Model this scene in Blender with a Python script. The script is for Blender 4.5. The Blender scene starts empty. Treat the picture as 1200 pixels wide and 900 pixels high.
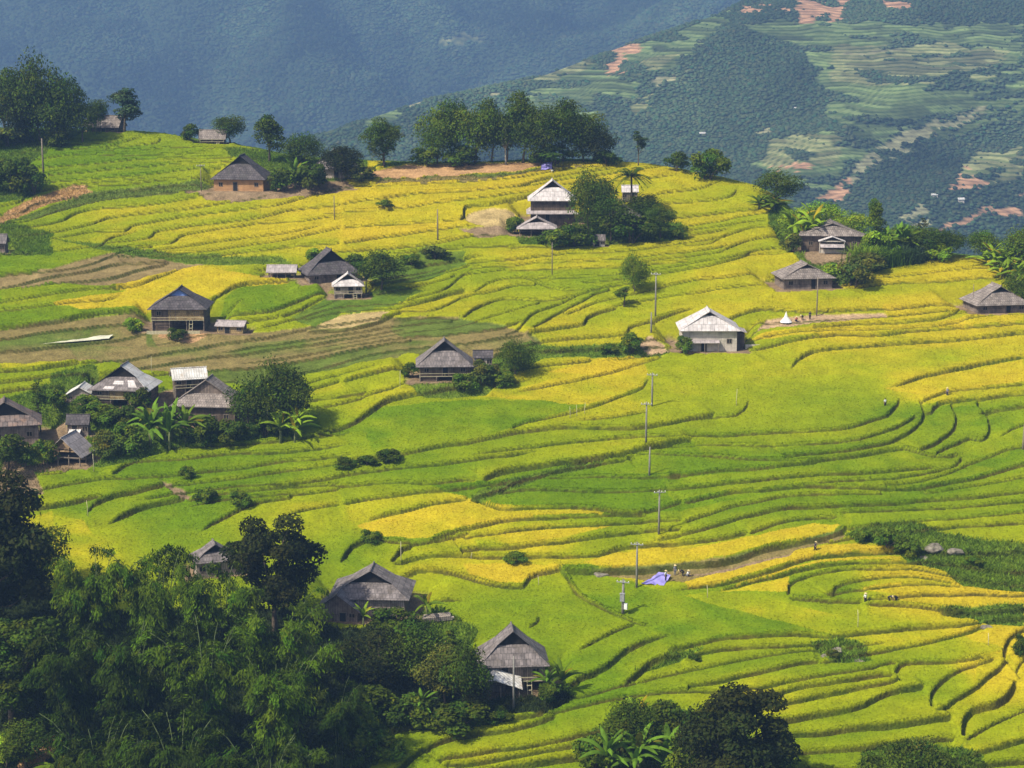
import bpy, bmesh, math, random
import numpy as np
from mathutils import Vector, Matrix

# ------------------------------------------------------------------ camera, world, sun, exposure
scene = bpy.context.scene
COL = scene.collection
FPX, TH = 2240.0, math.radians(12.0)          # focal length in photo pixels (1200 wide), pitch
cam_d = bpy.data.cameras.new('camera')
cam_d.sensor_width = 36.0
cam_d.lens = FPX * 36.0 / 1200.0
cam_d.clip_start, cam_d.clip_end = 1.0, 20000.0
cam = bpy.data.objects.new('camera', cam_d)
COL.objects.link(cam)
cam.rotation_euler = (math.radians(90) - TH, 0, 0)
scene.camera = cam

SUN_EL, SUN_AZ = math.radians(49), math.atan2(-0.80, -0.52)   # azimuth from +Y towards +X
sdir = Vector((math.cos(SUN_EL) * math.sin(SUN_AZ), math.cos(SUN_EL) * math.cos(SUN_AZ), math.sin(SUN_EL)))
w = bpy.data.worlds.new('World'); scene.world = w; w.use_nodes = True
nt = w.node_tree
sky = nt.nodes.new('ShaderNodeTexSky'); sky.sky_type = 'NISHITA'; sky.sun_disc = False
sky.dust_density = 3.5; sky.ozone_density = 0.4; sky.air_density = 1.0; sky.sun_elevation = SUN_EL; sky.sun_rotation = SUN_AZ % (2 * math.pi)
nt.links.new(sky.outputs[0], nt.nodes['Background'].inputs[0])
nt.nodes['Background'].inputs[1].default_value = 0.11
sun_d = bpy.data.lights.new('sun', 'SUN'); sun_d.energy = 4.5; sun_d.angle = math.radians(1.0)
sun_d.color = (1.0, 0.94, 0.80)
sun = bpy.data.objects.new('sun', sun_d); COL.objects.link(sun)
sun.rotation_euler = sdir.to_track_quat('Z', 'Y').to_euler()
vs = scene.view_settings
vs.view_transform = 'Standard'; vs.look = 'None'; vs.gamma = 1.0; vs.use_curve_mapping = False
vs.exposure = 0.60
scene.cycles.use_denoising = True
scene.cycles.max_bounces = 6
scene.cycles.diffuse_bounces = 3
scene.cycles.volume_bounces = 0
scene.cycles.transparent_max_bounces = 4

# ------------------------------------------------------------------ small helpers
def lab(o, label=None, cat=None, group=None, kind=None):
    if label: o['label'] = label
    if cat: o['category'] = cat
    if group: o['group'] = group
    if kind: o['kind'] = kind
    return o

def empty(name, loc=(0, 0, 0), rz=0.0):
    o = bpy.data.objects.new(name, None); COL.objects.link(o)
    o.empty_display_size = 0.5; o.location = loc; o.rotation_euler = (0, 0, rz)
    return o

def np_mesh(name, V, quads=None, tris=None, col=None, smooth=False, uv=None):
    me = bpy.data.meshes.new(name)
    V = np.asarray(V, np.float32)
    loops, totals = [], []
    if quads is not None and len(quads):
        q = np.asarray(quads, np.int32); loops.append(q.ravel()); totals.append(np.full(len(q), 4, np.int32))
    if tris is not None and len(tris):
        t = np.asarray(tris, np.int32); loops.append(t.ravel()); totals.append(np.full(len(t), 3, np.int32))
    loops = np.concatenate(loops); totals = np.concatenate(totals)
    me.vertices.add(len(V)); me.vertices.foreach_set('co', V.ravel())
    me.loops.add(len(loops)); me.loops.foreach_set('vertex_index', loops)
    me.polygons.add(len(totals))
    st = np.zeros(len(totals), np.int32); st[1:] = np.cumsum(totals)[:-1]
    me.polygons.foreach_set('loop_start', st)
    me.polygons.foreach_set('loop_total', totals)
    if smooth: me.polygons.foreach_set('use_smooth', np.ones(len(totals), bool))
    me.update(calc_edges=True)
    if col is not None:
        a = me.color_attributes.new('tint', 'FLOAT_COLOR', 'POINT')
        c = np.ones((len(V), 4), np.float32); c[:, :3] = np.asarray(col, np.float32).reshape(len(V), -1)
        a.data.foreach_set('color', c.ravel())
    return me

def add_obj(name, me, mat=None, parent=None, loc=None):
    o = bpy.data.objects.new(name, me); COL.objects.link(o)
    if mat is not None:
        if len(me.materials) == 0: me.materials.append(mat)
        else: o.material_slots[0].link = 'OBJECT'; o.material_slots[0].material = mat
    if parent is not None: o.parent = parent
    if loc is not None: o.location = loc
    return o

def vnoise(x, y, seed=0):
    xi = np.floor(x).astype(np.int64); yi = np.floor(y).astype(np.int64)
    fx = x - xi; fy = y - yi
    fx = fx * fx * (3 - 2 * fx); fy = fy * fy * (3 - 2 * fy)
    def h(a, b):
        n = (a * 374761393 + b * 668265263 + seed * 974634777) & 0x7fffffff
        n = ((n ^ (n >> 13)) * 1274126177) & 0x7fffffff
        n = (n ^ (n >> 16)) & 0xffff
        return n / 65535.0
    return ((h(xi, yi) * (1 - fx) + h(xi + 1, yi) * fx) * (1 - fy) +
            (h(xi, yi + 1) * (1 - fx) + h(xi + 1, yi + 1) * fx) * fy) * 2 - 1

def fbm(x, y, seed=0, octv=4):
    r = 0; a = 1.0; s = 0
    for k in range(octv):
        r = r + a * vnoise(x * 2 ** k + 17.3 * k, y * 2 ** k - 9.1 * k, seed + k); s += a; a *= 0.5
    return r / s

def sstep(a, b, x):
    t = np.clip((x - a) / (b - a), 0, 1); return t * t * (3 - 2 * t)

CT, ST = math.cos(TH), math.sin(TH)
def project(x, y, z):
    d = y * CT - z * ST
    up = y * ST + z * CT
    return 600 + FPX * x / d, 450 - FPX * up / d
def ray(px, py):
    a = (px - 600) / FPX; b = (450 - py) / FPX
    return a, CT + b * ST, -ST + b * CT          # direction (x,y,z), not normalised

def inpoly(u, v, poly):
    p = np.asarray(poly, float); ins = np.zeros(u.shape, bool)
    x0, y0 = p.min(0); x1, y1 = p.max(0)
    m = (u >= x0) & (u <= x1) & (v >= y0) & (v <= y1)
    uu, vv = u[m], v[m]; r = np.zeros(uu.shape, bool)
    j = len(p) - 1
    for i in range(len(p)):
        xi, yi = p[i]; xj, yj = p[j]
        c = ((yi > vv) != (yj > vv))
        with np.errstate(divide='ignore', invalid='ignore'):
            r ^= c & (uu < (xj - xi) * (vv - yi) / (yj - yi + 1e-12) + xi)
        j = i
    ins[m] = r
    return ins

# ------------------------------------------------------------------ materials
def new_mat(name):
    m = bpy.data.materials.new(name); m.use_nodes = True
    nt = m.node_tree; b = nt.nodes['Principled BSDF']
    b.inputs['Specular IOR Level'].default_value = 0.2
    return m, nt, b
def N(nt, typ, **kw):
    n = nt.nodes.new(typ)
    for k, v in kw.items():
        if k in n.inputs: n.inputs[k].default_value = v
        else: setattr(n, k, v)
    return n
def mixrgb(nt, blend, fac, a, b):
    n = nt.nodes.new('ShaderNodeMix'); n.data_type = 'RGBA'; n.blend_type = blend
    for sock, val in ((n.inputs[0], fac), (n.inputs[6], a), (n.inputs[7], b)):
        if hasattr(val, 'links') or isinstance(val, bpy.types.NodeSocket): nt.links.new(val, sock)
        elif isinstance(val, (int, float)): sock.default_value = val
        else: sock.default_value = (*val, 1.0)
    return n.outputs[2]
def ramp(nt, src, stops):
    n = nt.nodes.new('ShaderNodeValToRGB'); e = n.color_ramp.elements
    while len(e) < len(stops): e.new(0.5)
    for k, (p, c) in enumerate(stops):
        e[k].position = p; e[k].color = (*c, 1.0) if not isinstance(c, (int, float)) else (c, c, c, 1)
    nt.links.new(src, n.inputs[0]); return n.outputs[0]

def tint_mat(name, base=(1, 1, 1), rough=0.75, noise=1.2, fine=6.0, amp=0.3, transl=0.0, bump=0.0, spec=0.15, hue=None):
    m, nt, b = new_mat(name)
    at = N(nt, 'ShaderNodeAttribute', attribute_name='tint')
    tc = N(nt, 'ShaderNodeTexCoord')
    c = mixrgb(nt, 'MULTIPLY', 1.0, at.outputs['Color'], base)
    if amp > 0:
        n1 = N(nt, 'ShaderNodeTexNoise', Scale=noise, Detail=4.0, Roughness=0.6)
        nt.links.new(tc.outputs['Object'], n1.inputs['Vector'])
        c = mixrgb(nt, 'MULTIPLY', 1.0, c, ramp(nt, n1.outputs['Fac'], [(0.3, 1 - amp), (0.7, 1 + amp * 0.6)]))
        n2 = N(nt, 'ShaderNodeTexNoise', Scale=fine, Detail=2.0)
        nt.links.new(tc.outputs['Object'], n2.inputs['Vector'])
        c = mixrgb(nt, 'MULTIPLY', 1.0, c, ramp(nt, n2.outputs['Fac'], [(0.3, 1 - amp), (0.7, 1 + amp * 0.5)]))
        if bump > 0:
            bp = N(nt, 'ShaderNodeBump', Strength=bump, Distance=0.3)
            nt.links.new(n2.outputs['Fac'], bp.inputs['Height']); nt.links.new(bp.outputs[0], b.inputs['Normal'])
    nt.links.new(c, b.inputs['Base Color'])
    b.inputs['Roughness'].default_value = rough; b.inputs['Specular IOR Level'].default_value = spec
    if transl > 0:
        t = N(nt, 'ShaderNodeBsdfTranslucent'); nt.links.new(c, t.inputs[0])
        ms = N(nt, 'ShaderNodeMixShader'); ms.inputs[0].default_value = transl
        out = nt.nodes['Material Output']
        nt.links.new(b.outputs[0], ms.inputs[1]); nt.links.new(t.outputs[0], ms.inputs[2]); nt.links.new(ms.outputs[0], out.inputs[0])
    return m

def uv_mat(name, c1, c2, sx, sy, gap=(0.03, 0.025, 0.02), rough=0.85, stain=(0.5, 1.15), mortar=0.02, offset=0.5, spec=0.2, moss=None):
    """boards, shingles or sheets laid out in metres on the UV map"""
    m, nt, b = new_mat(name)
    tc = N(nt, 'ShaderNodeTexCoord')
    br = N(nt, 'ShaderNodeTexBrick'); br.offset = offset
    br.inputs['Color1'].default_value = (*c1, 1); br.inputs['Color2'].default_value = (*c2, 1); br.inputs['Mortar'].default_value = (*gap, 1)
    br.inputs['Scale'].default_value = 1.0; br.inputs['Mortar Size'].default_value = mortar; br.inputs['Bias'].default_value = 0.0
    br.inputs['Brick Width'].default_value = sx; br.inputs['Row Height'].default_value = sy
    nt.links.new(tc.outputs['UV'], br.inputs['Vector'])
    n1 = N(nt, 'ShaderNodeTexNoise', Scale=0.9, Detail=5.0, Roughness=0.65)
    nt.links.new(tc.outputs['Object'], n1.inputs['Vector'])
    c = mixrgb(nt, 'MULTIPLY', 1.0, br.outputs['Color'], ramp(nt, n1.outputs['Fac'], [(0.32, stain[0]), (0.62, stain[1])]))
    if moss:
        n3 = N(nt, 'ShaderNodeTexNoise', Scale=0.55, Detail=6.0, Roughness=0.7)
        nt.links.new(tc.outputs['Object'], n3.inputs['Vector'])
        c = mixrgb(nt, 'MIX', ramp(nt, n3.outputs['Fac'], [(0.52, 0.0), (0.68, 0.75)]), c, moss)
    nt.links.new(c, b.inputs['Base Color'])
    bp = N(nt, 'ShaderNodeBump', Strength=0.6, Distance=0.05)
    nt.links.new(br.outputs['Fac'], bp.inputs['Height']); bp.invert = True
    nt.links.new(bp.outputs[0], b.inputs['Normal'])
    b.inputs['Roughness'].default_value = rough; b.inputs['Specular IOR Level'].default_value = spec
    return m

def plain_mat(name, c, rough=0.7, amp=0.25, scale=3.0, spec=0.2):
    m, nt, b = new_mat(name)
    tc = N(nt, 'ShaderNodeTexCoord'); n1 = N(nt, 'ShaderNodeTexNoise', Scale=scale, Detail=4.0)
    nt.links.new(tc.outputs['Object'], n1.inputs['Vector'])
    nt.links.new(mixrgb(nt, 'MULTIPLY', 1.0, c, ramp(nt, n1.outputs['Fac'], [(0.3, 1 - amp), (0.7, 1 + amp)])), b.inputs['Base Color'])
    b.inputs['Roughness'].default_value = rough; b.inputs['Specular IOR Level'].default_value = spec
    return m

M = {}
M['ground'] = tint_mat('hillside_soil', noise=0.5, fine=3.0, amp=0.32, rough=0.95, bump=0.7, spec=0.0)
M['rice'] = tint_mat('rice_leaf', noise=0.30, fine=2.6, amp=0.18, rough=0.9, bump=0.15, spec=0.02, transl=0.12)
M['grassblade'] = tint_mat('wild_grass', noise=0.6, fine=3.0, amp=0.25, rough=0.8, transl=0.25, spec=0.02)
M['far'] = tint_mat('far_slope', noise=0.03, fine=0.15, amp=0.25, rough=0.95, spec=0.05)
M['farforest'] = tint_mat('far_canopy', noise=0.02, fine=0.4, amp=0.22, rough=0.95, spec=0.05)
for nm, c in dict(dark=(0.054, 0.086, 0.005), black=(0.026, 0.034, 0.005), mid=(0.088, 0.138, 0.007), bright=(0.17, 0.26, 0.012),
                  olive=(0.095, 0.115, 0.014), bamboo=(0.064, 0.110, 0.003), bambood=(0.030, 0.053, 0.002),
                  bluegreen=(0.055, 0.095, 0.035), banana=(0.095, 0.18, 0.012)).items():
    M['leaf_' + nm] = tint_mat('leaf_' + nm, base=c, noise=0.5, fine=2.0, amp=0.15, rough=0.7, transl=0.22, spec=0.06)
M['bark'] = plain_mat('bark', (0.11, 0.085, 0.06), 0.9, 0.4, 4)
M['palebark'] = plain_mat('pale_bark', (0.27, 0.25, 0.20), 0.9, 0.35, 4)
M['culm'] = plain_mat('bamboo_culm', (0.09, 0.12, 0.04), 0.6, 0.35, 2)
M['bananastem'] = plain_mat('banana_stem', (0.14, 0.16, 0.06), 0.7, 0.4, 4)
M['concrete'] = plain_mat('pole_concrete', (0.20, 0.19, 0.17), 0.9, 0.25, 2)
M['steel'] = plain_mat('grey_steel', (0.25, 0.25, 0.26), 0.5, 0.2, 3)
M['rock'] = plain_mat('rock', (0.17, 0.15, 0.115), 0.95, 0.6, 1.6)
M['roof_dark'] = uv_mat('roof_dark', (0.115, 0.10, 0.105), (0.075, 0.066, 0.07), 0.55, 0.6, gap=(0.035, 0.03, 0.03), mortar=0.03, moss=(0.06, 0.06, 0.05))
M['roof_grey'] = uv_mat('roof_grey', (0.22, 0.19, 0.185), (0.14, 0.122, 0.118), 0.5, 0.9, gap=(0.075, 0.066, 0.06), mortar=0.025, moss=(0.12, 0.10, 0.085))
M['roof_brown'] = uv_mat('roof_brown', (0.29, 0.245, 0.22), (0.20, 0.17, 0.15), 0.45, 0.6, gap=(0.08, 0.065, 0.055), mortar=0.03, moss=(0.15, 0.125, 0.105))
M['roof_pale'] = uv_mat('roof_pale', (0.40, 0.35, 0.34), (0.31, 0.27, 0.265), 0.9, 1.2, gap=(0.16, 0.14, 0.13), mortar=0.03, stain=(0.65, 1.1))
M['roof_white'] = uv_mat('roof_white', (0.62, 0.57, 0.56), (0.50, 0.46, 0.45), 0.8, 1.4, gap=(0.27, 0.25, 0.24), mortar=0.03, stain=(0.62, 1.06), moss=(0.48, 0.43, 0.40))
M['roof_tin'] = uv_mat('roof_tin', (0.72, 0.70, 0.66), (0.62, 0.60, 0.56), 0.45, 2.2, gap=(0.36, 0.34, 0.31), mortar=0.04, rough=0.5, stain=(0.6, 1.08), spec=0.4, moss=(0.40, 0.31, 0.22))
M['roof_rust'] = uv_mat('roof_rust', (0.20, 0.15, 0.13), (0.12, 0.10, 0.095), 0.8, 2.2, gap=(0.05, 0.04, 0.035), mortar=0.04, moss=(0.26, 0.16, 0.11))
M['wood'] = uv_mat('wall_boards', (0.17, 0.125, 0.09), (0.11, 0.08, 0.06), 0.22, 3.0, offset=0.3)
M['wood_grey'] = uv_mat('wall_grey_boards', (0.26, 0.20, 0.165), (0.17, 0.135, 0.11), 0.25, 3.0, offset=0.3)
M['wood_pale'] = uv_mat('wall_pale_boards', (0.38, 0.32, 0.26), (0.28, 0.23, 0.19), 0.3, 3.0, offset=0.3, gap=(0.1, 0.08, 0.06))
M['mat_wall'] = uv_mat('wall_bamboo_matting', (0.40, 0.29, 0.14), (0.31, 0.22, 0.10), 0.35, 0.35, gap=(0.16, 0.11, 0.05))
M['clay_wall'] = uv_mat('wall_rammed_clay', (0.44, 0.25, 0.12), (0.39, 0.22, 0.10), 2.5, 0.7, gap=(0.30, 0.17, 0.08), stain=(0.75, 1.1))
M['white_wall'] = uv_mat('wall_limewash', (0.56, 0.50, 0.42), (0.50, 0.45, 0.38), 1.2, 2.0, gap=(0.30, 0.25, 0.2), stain=(0.65, 1.05))
M['dark'] = plain_mat('dark_opening', (0.018, 0.016, 0.014), 0.9, 0.2)
M['bluesheet'] = plain_mat('blue_sheet', (0.17, 0.27, 0.62), 0.5, 0.15)
M['post'] = plain_mat('post_timber', (0.19, 0.155, 0.12), 0.9, 0.3)
M['palepost'] = plain_mat('bamboo_stake', (0.42, 0.38, 0.24), 0.8, 0.2)
M['purple'] = plain_mat('violet_tarp', (0.25, 0.22, 0.52), 0.6, 0.25, 1.0)
M['white'] = plain_mat('white_cloth', (0.72, 0.72, 0.70), 0.7, 0.1)
M['plastic'] = plain_mat('pale_plastic', (0.50, 0.48, 0.36), 0.5, 0.15, 0.6)
M['skin'] = plain_mat('skin', (0.32, 0.19, 0.12), 0.6, 0.1)
M['hair'] = plain_mat('hair', (0.012, 0.010, 0.009), 0.5, 0.1)
M['straw'] = plain_mat('straw', (0.50, 0.40, 0.20), 0.9, 0.3)
for nm, c in dict(indigo=(0.03, 0.03, 0.06), black=(0.02, 0.02, 0.022), red=(0.38, 0.06, 0.06), white=(0.68, 0.68, 0.66), grey=(0.2, 0.2, 0.22)).items():
    M['cloth_' + nm] = plain_mat('cloth_' + nm, c, 0.85, 0.15)
# ------------------------------------------------------------------ the near hillside: base form
SL, Z0, Y00 = 0.26, -99.0, 229.0
CREST = [(-500,100),(-300,120),(0,150),(60,150),(130,152),(180,155),(230,163),(290,172),(340,183),(420,188),(480,190),(560,190),(640,186),
         (700,187),(760,192),(800,198),(850,208),(890,218),(915,232),(940,256),(985,285),(1030,298),(1080,297),(1130,300),(1200,306),(1500,330),(1800,350)]
def plane_hit(px, py):
    dx, dy, dz = ray(px, py)
    t = (Z0 - SL * Y00) / (dz - SL * dy)
    return dx * t, dy * t
_cr = np.array([plane_hit(*p) for p in CREST])
VALLEY = -331.0
def base_h(x, y):
    x = np.asarray(x, float); y = np.asarray(y, float)
    z = Z0 + SL * (y - Y00)
    yc = np.interp(x, _cr[:, 0], _cr[:, 1])
    fade = sstep(yc - 2, yc - 40, y)
    z = z + fade * (1.5 * vnoise(x / 46 + 3.1, y / 38, 5) + 0.5 * vnoise(x / 19, y / 17, 6))
    t = y - yc + 7.5
    t1 = np.clip(t, 0, 32)
    z = z - 0.012 * t1 * t1 - np.clip(t - 32, 0, None) * 0.768
    return np.maximum(z, VALLEY + 2.0 * vnoise(x / 60, y / 60, 8))

def march(px, py, hf, y0=120.0, y1=620.0, step=0.5):
    dx, dy, dz = ray(px, py)
    t = np.arange(y0 / dy, y1 / dy, step / dy)
    X, Y, Zr = dx * t, dy * t, dz * t
    under = Zr < hf(X, Y)
    if not under.any(): return None
    i = max(1, int(np.argmax(under)))
    a, b = t[i - 1], t[i]
    for _ in range(18):
        m = 0.5 * (a + b)
        if dz * m < float(hf(np.array([dx * m]), np.array([dy * m]))[0]): b = m
        else: a = m
    return np.array([dx * b, dy * b, dz * b])
def gpos(px, py):
    """where the sight line through a photo pixel meets the bare hillside"""
    for k in range(0, 60):
        p = march(px, py + k * 1.0, base_h)
        if p is not None and p[1] < 520: return p
    raise ValueError((px, py))
def scale_at(p): return FPX / (p[1] * CT - p[2] * ST)

# ------------------------------------------------------------------ terrace banks: each traced left to right, uphill on its left side
# (bank height, points)
LN = []
def B(h, *pts): LN.append((h, pts))
# upper left knoll
B(.55,(40,188),(53,186),(95,181),(133,183),(185,183),(231,181)); B(.55,(52,197),(110,193),(162,188),(202,187),(240,186),(275,187))
B(.6,(52,207),(116,201),(162,197),(202,193),(251,191)); B(.6,(84,213),(130,210),(173,206),(217,200),(254,197)); B(.7,(95,220),(145,217),(185,213),(225,210),(251,204))
B(.5,(136,170),(156,165),(173,161)); B(.6,(168,171),(185,168),(190,161)); B(.5,(55,171),(95,171),(121,169)); B(.4,(60,177),(100,176),(150,177),(215,174),(260,176))
B(.9,(-200,258),(0,243),(30,231),(60,222),(95,216),(125,214)); B(.9,(-200,268),(0,254),(40,240),(90,231),(160,223),(200,219),(225,217)); B(.7,(-200,275),(0,263),(40,257),(75,245),(110,237),(160,229),(215,224))
# golden terraces, upper left
B(.8,(-200,268),(0,268),(47,265),(73,259),(93,250),(117,246),(160,243),(213,235)); B(.8,(0,279),(20,278),(67,273),(110,264),(127,257),(167,252),(213,247),(260,240))
B(.8,(78,278),(110,273),(147,273),(153,267),(187,260),(233,253),(283,247),(333,240),(355,233)); B(.8,(130,285),(173,280),(187,272),(233,265),(283,260),(320,253),(343,247),(400,242))
B(.7,(152,290),(200,287),(213,277),(253,270),(300,263),(323,262)); B(.7,(197,293),(240,287),(287,280),(333,275),(353,271)); B(.7,(200,297),(233,297),(280,290),(333,283),(367,275),(400,268))
B(.8,(193,300),(240,301),(293,296),(340,291),(400,287))
# golden terraces, top middle
B(.7,(428,211),(450,211),(517,208),(573,208),(613,204),(640,198),(665,194)); B(.8,(440,218),(500,216),(567,212),(617,207),(660,199),(710,196),(730,193))
B(.9,(400,240),(450,233),(500,227),(550,225),(600,220),(633,212),(673,205)); B(.8,(400,250),(467,245),(517,238),(560,233),(617,227))
B(1.2,(543,252),(546,244),(573,240),(613,232)); B(.7,(400,268),(450,265),(500,262),(547,259)); B(.8,(400,287),(443,280),(493,273),(540,267))
B(.8,(455,293),(513,287),(547,278),(600,275),(620,273)); B(.9,(517,293),(567,290),(613,291),(653,290),(700,287),(760,282),(800,277)); B(.8,(547,310),(600,305),(667,298),(717,297),(767,291),(800,286))
B(.7,(550,315),(593,313),(633,308),(687,307),(747,303),(800,297)); B(.6,(593,318),(647,317),(700,315),(753,312),(800,308)); B(.5,(627,327),(667,327),(720,323),(763,320))
B(.5,(513,323),(533,317),(550,312)); B(.5,(530,335),(537,327),(543,323),(573,318),(593,315)); B(.4,(560,342),(580,330),(612,326),(640,336)); B(.5,(437,358),(483,357),(523,347),(547,343))
B(.8,(690,207),(715,204),(747,200),(783,197)); B(.9,(705,213),(750,210),(800,206)); 
# the spur on the right
B(.6,(735,233),(775,228),(800,225),(820,222),(850,213)); B(.6,(740,243),(800,238),(833,235),(857,230),(868,220)); B(.8,(770,259),(800,256),(840,251),(883,246),(912,238))
B(.6,(780,276),(800,273),(833,268),(867,262),(917,257)); B(.6,(790,289),(827,287),(853,277),(880,268),(917,265)); B(.6,(785,304),(802,302),(840,297),(877,283),(917,275))
B(.6,(765,323),(800,317),(833,312),(867,303),(887,295),(927,290)); B(.6,(790,335),(820,328),(860,325),(910,317)); B(.5,(800,346),(860,338),(900,332)); B(.6,(775,268),(810,266),(850,259)); B(.5,(800,312),(845,305),(885,298),(925,299))
B(.6,(1007,320),(1033,317),(1087,308)); B(.8,(1013,337),(1053,333),(1100,331),(1127,329),(1200,322)); B(.5,(1080,322),(1130,316),(1200,314))
B(.9,(860,374),(887,364),(940,366),(987,365),(1033,364),(1120,358)); B(.8,(950,386),(1000,382),(1053,380),(1093,376),(1118,368),(1126,357))
B(.9,(883,411),(913,404),(950,396),(980,393),(1017,394),(1060,390),(1100,386),(1153,383),(1200,380)); B(1.1,(923,439),(933,424),(953,413),(987,408),(1033,404),(1087,401),(1133,398),(1200,391))
B(.6,(868,381),(930,378),(1000,375),(1060,371)); B(.5,(880,398),(940,390),(1000,388),(1100,383),(1160,374),(1200,372))
B(1.1,(1033,458),(1067,448),(1107,436),(1153,428),(1200,420)); B(.6,(1093,468),(1107,462),(1133,458),(1167,456),(1200,452)); B(1.1,(1125,470),(1153,467),(1200,463)); B(1.1,(1173,481),(1200,477))
B(.8,(770,513),(800,513),(847,512),(900,510),(957,507),(993,503),(1017,496),(1037,489),(1046,480)); B(.9,(1058,512),(1073,500),(1081,488),(1076,472)); B(.9,(1094,523),(1112,511),(1119,498),(1115,478))
B(.8,(1120,523),(1137,516),(1150,518),(1159,507),(1155,490),(1147,481)); B(.7,(780,522),(850,522),(917,524),(967,522),(1007,517),(1029,511)); B(.9,(780,562),(850,553),(900,550),(960,540),(1013,533),(1060,526),(1076,531))
B(.6,(800,533),(850,538),(900,542),(960,541)); B(.6,(967,567),(1033,563),(1083,557),(1117,547),(1124,537)); B(.9,(800,591),(850,580),(900,575),(953,572),(1013,573),(1067,575),(1117,567),(1150,560),(1179,552))
B(.6,(800,614),(840,601),(873,592)); B(.9,(780,633),(850,614),(910,598),(967,594),(1033,593),(1100,588),(1150,583),(1200,579)); B(.7,(877,628),(913,614),(950,608),(983,606)); B(.7,(983,601),(1050,598),(1100,597),(1200,589))
B(.7,(1123,619),(1167,616),(1200,614)); B(.5,(800,487),(850,490),(870,483),(880,468)); B(.5,(1110,610),(1200,602)); B(.5,(1150,540),(1180,528),(1200,526))
# middle
B(.7,(437,364),(467,363),(500,353),(547,342)); B(.7,(467,366),(510,364),(540,350),(567,345)); B(.8,(540,374),(560,361),(590,352),(613,353)); B(.7,(467,374),(500,374),(540,374)); B(.6,(613,381),(627,368),(643,362))
B(.6,(627,384),(647,373),(670,361),(687,352)); B(1.0,(615,392),(653,386),(683,381),(687,374),(707,366),(724,362)); B(.9,(633,403),(660,399),(700,396),(733,393),(737,386),(763,378),(800,366)); B(1.0,(630,412),(670,411),(720,409),(745,408))
B(.8,(370,480),(400,473),(433,464),(483,453),(517,446)); B(1.4,(430,486),(452,471),(483,463),(510,458),(543,455)); B(1.1,(400,545),(435,538),(473,533),(500,527),(550,520),(587,512),(627,505),(667,502),(717,503),(753,502),(800,494),(840,488))
B(.6,(597,506),(613,498),(647,491),(693,479),(727,466),(753,456),(763,441)); B(1.5,(562,565),(593,554),(627,549),(667,544),(700,538),(733,531),(773,524),(802,518)); B(.7,(300,572),(360,571),(400,570),(450,568),(500,568),(560,564))
B(.8,(400,591),(450,584),(500,578),(553,573)); B(.9,(550,586),(587,574),(613,564),(653,553)); B(.6,(640,561),(700,560),(750,562),(800,558)); B(.8,(573,592),(587,598),(633,598),(667,597),(707,600),(733,605),(773,598),(800,589))
B(.7,(417,616),(460,603),(510,591),(550,585)); B(.8,(505,634),(530,627),(560,618),(613,610),(667,608),(707,605),(760,606)); B(.7,(583,626),(633,620),(687,617),(753,613),(800,612)); B(.7,(640,575),(700,578),(780,575))
# lower left and left
B(.6,(-100,368),(0,365),(40,362),(73,357),(120,353),(150,345)); B(1.1,(-100,388),(0,385),(50,380),(100,372),(143,366),(180,362)); B(.9,(-100,400),(0,398),(43,391),(100,384),(145,380)); B(.9,(-100,420),(0,412),(50,408),(133,400))
B(.9,(93,427),(143,423),(200,413),(267,403),(333,392),(367,385),(400,381)); B(.9,(180,430),(233,421),(283,415),(333,408),(400,398)); B(.9,(240,435),(300,430),(350,423),(400,413)); B(.8,(400,393),(450,384),(510,378)); B(.8,(400,408),(450,399),(500,394),(545,390)); B(.8,(400,425),(440,414),(487,408))
B(1.2,(-100,445),(0,438),(47,434),(95,426)); B(1.0,(20,447),(67,441),(113,437)); B(.9,(355,460),(400,448)); B(.9,(360,471),(400,466),(430,464)); B(.8,(173,531),(233,525),(300,522),(360,515)); B(.8,(137,555),(157,544),(200,540),(267,533),(333,531),(400,524))
B(.8,(143,562),(187,560),(233,555),(283,550),(333,542),(393,537)); B(.6,(220,568),(283,562),(333,553),(393,547)); B(.8,(283,578),(333,572),(400,560)); B(.7,(320,581),(367,578),(400,573)); B(.7,(333,604),(367,597),(400,592)); B(1.3,(95,606),(110,594),(133,583),(160,578),(195,569))
B(1.3,(121,620),(137,609),(160,598),(187,590),(219,584)); B(.9,(228,630),(247,617),(275,602)); B(.8,(-100,330),(0,323),(67,318),(100,312),(130,300)); B(1.1,(-100,345),(0,338),(50,327),(107,317),(140,309),(197,308)); B(.9,(73,331),(127,327),(160,317),(200,308))
B(.9,(127,338),(157,337),(180,327),(220,313)); B(.7,(0,356),(33,350),(100,340),(147,337)); B(1.0,(248,353),(277,337),(300,333),(333,331)); B(1.0,(248,371),(309,368),(347,356),(375,346)); B(.8,(328,373),(347,367),(378,352)); B(1.0,(368,389),(411,388),(443,378),(464,369)); B(.6,(0,300),(60,296),(110,290),(125,283))
# bottom middle
B(1.2,(397,664),(413,643),(424,636)); B(1.2,(459,662),(472,646),(485,640)); B(.8,(440,633),(483,640),(540,628)); B(.9,(575,645),(633,640),(700,630),(750,625),(800,622)); B(.9,(540,653),(600,654),(653,654),(700,653),(722,645),(760,639),(800,637)); B(.9,(550,678),(587,688),(613,689),(621,678),(660,666))
B(.5,(673,768),(700,753),(735,737)); B(.5,(617,738),(628,732),(634,725)); B(1.2,(680,799),(710,784),(733,764),(767,751),(800,744)); B(1.4,(747,792),(760,780),(783,771),(800,768)); B(1.2,(430,895),(447,868),(473,857),(533,853),(600,844),(640,836))
B(1.3,(470,902),(493,884),(520,870),(567,860),(613,852),(640,843)); B(1.0,(517,899),(567,894),(633,884),(690,872)); B(.5,(660,672),(677,697),(707,714),(740,731))
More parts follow.
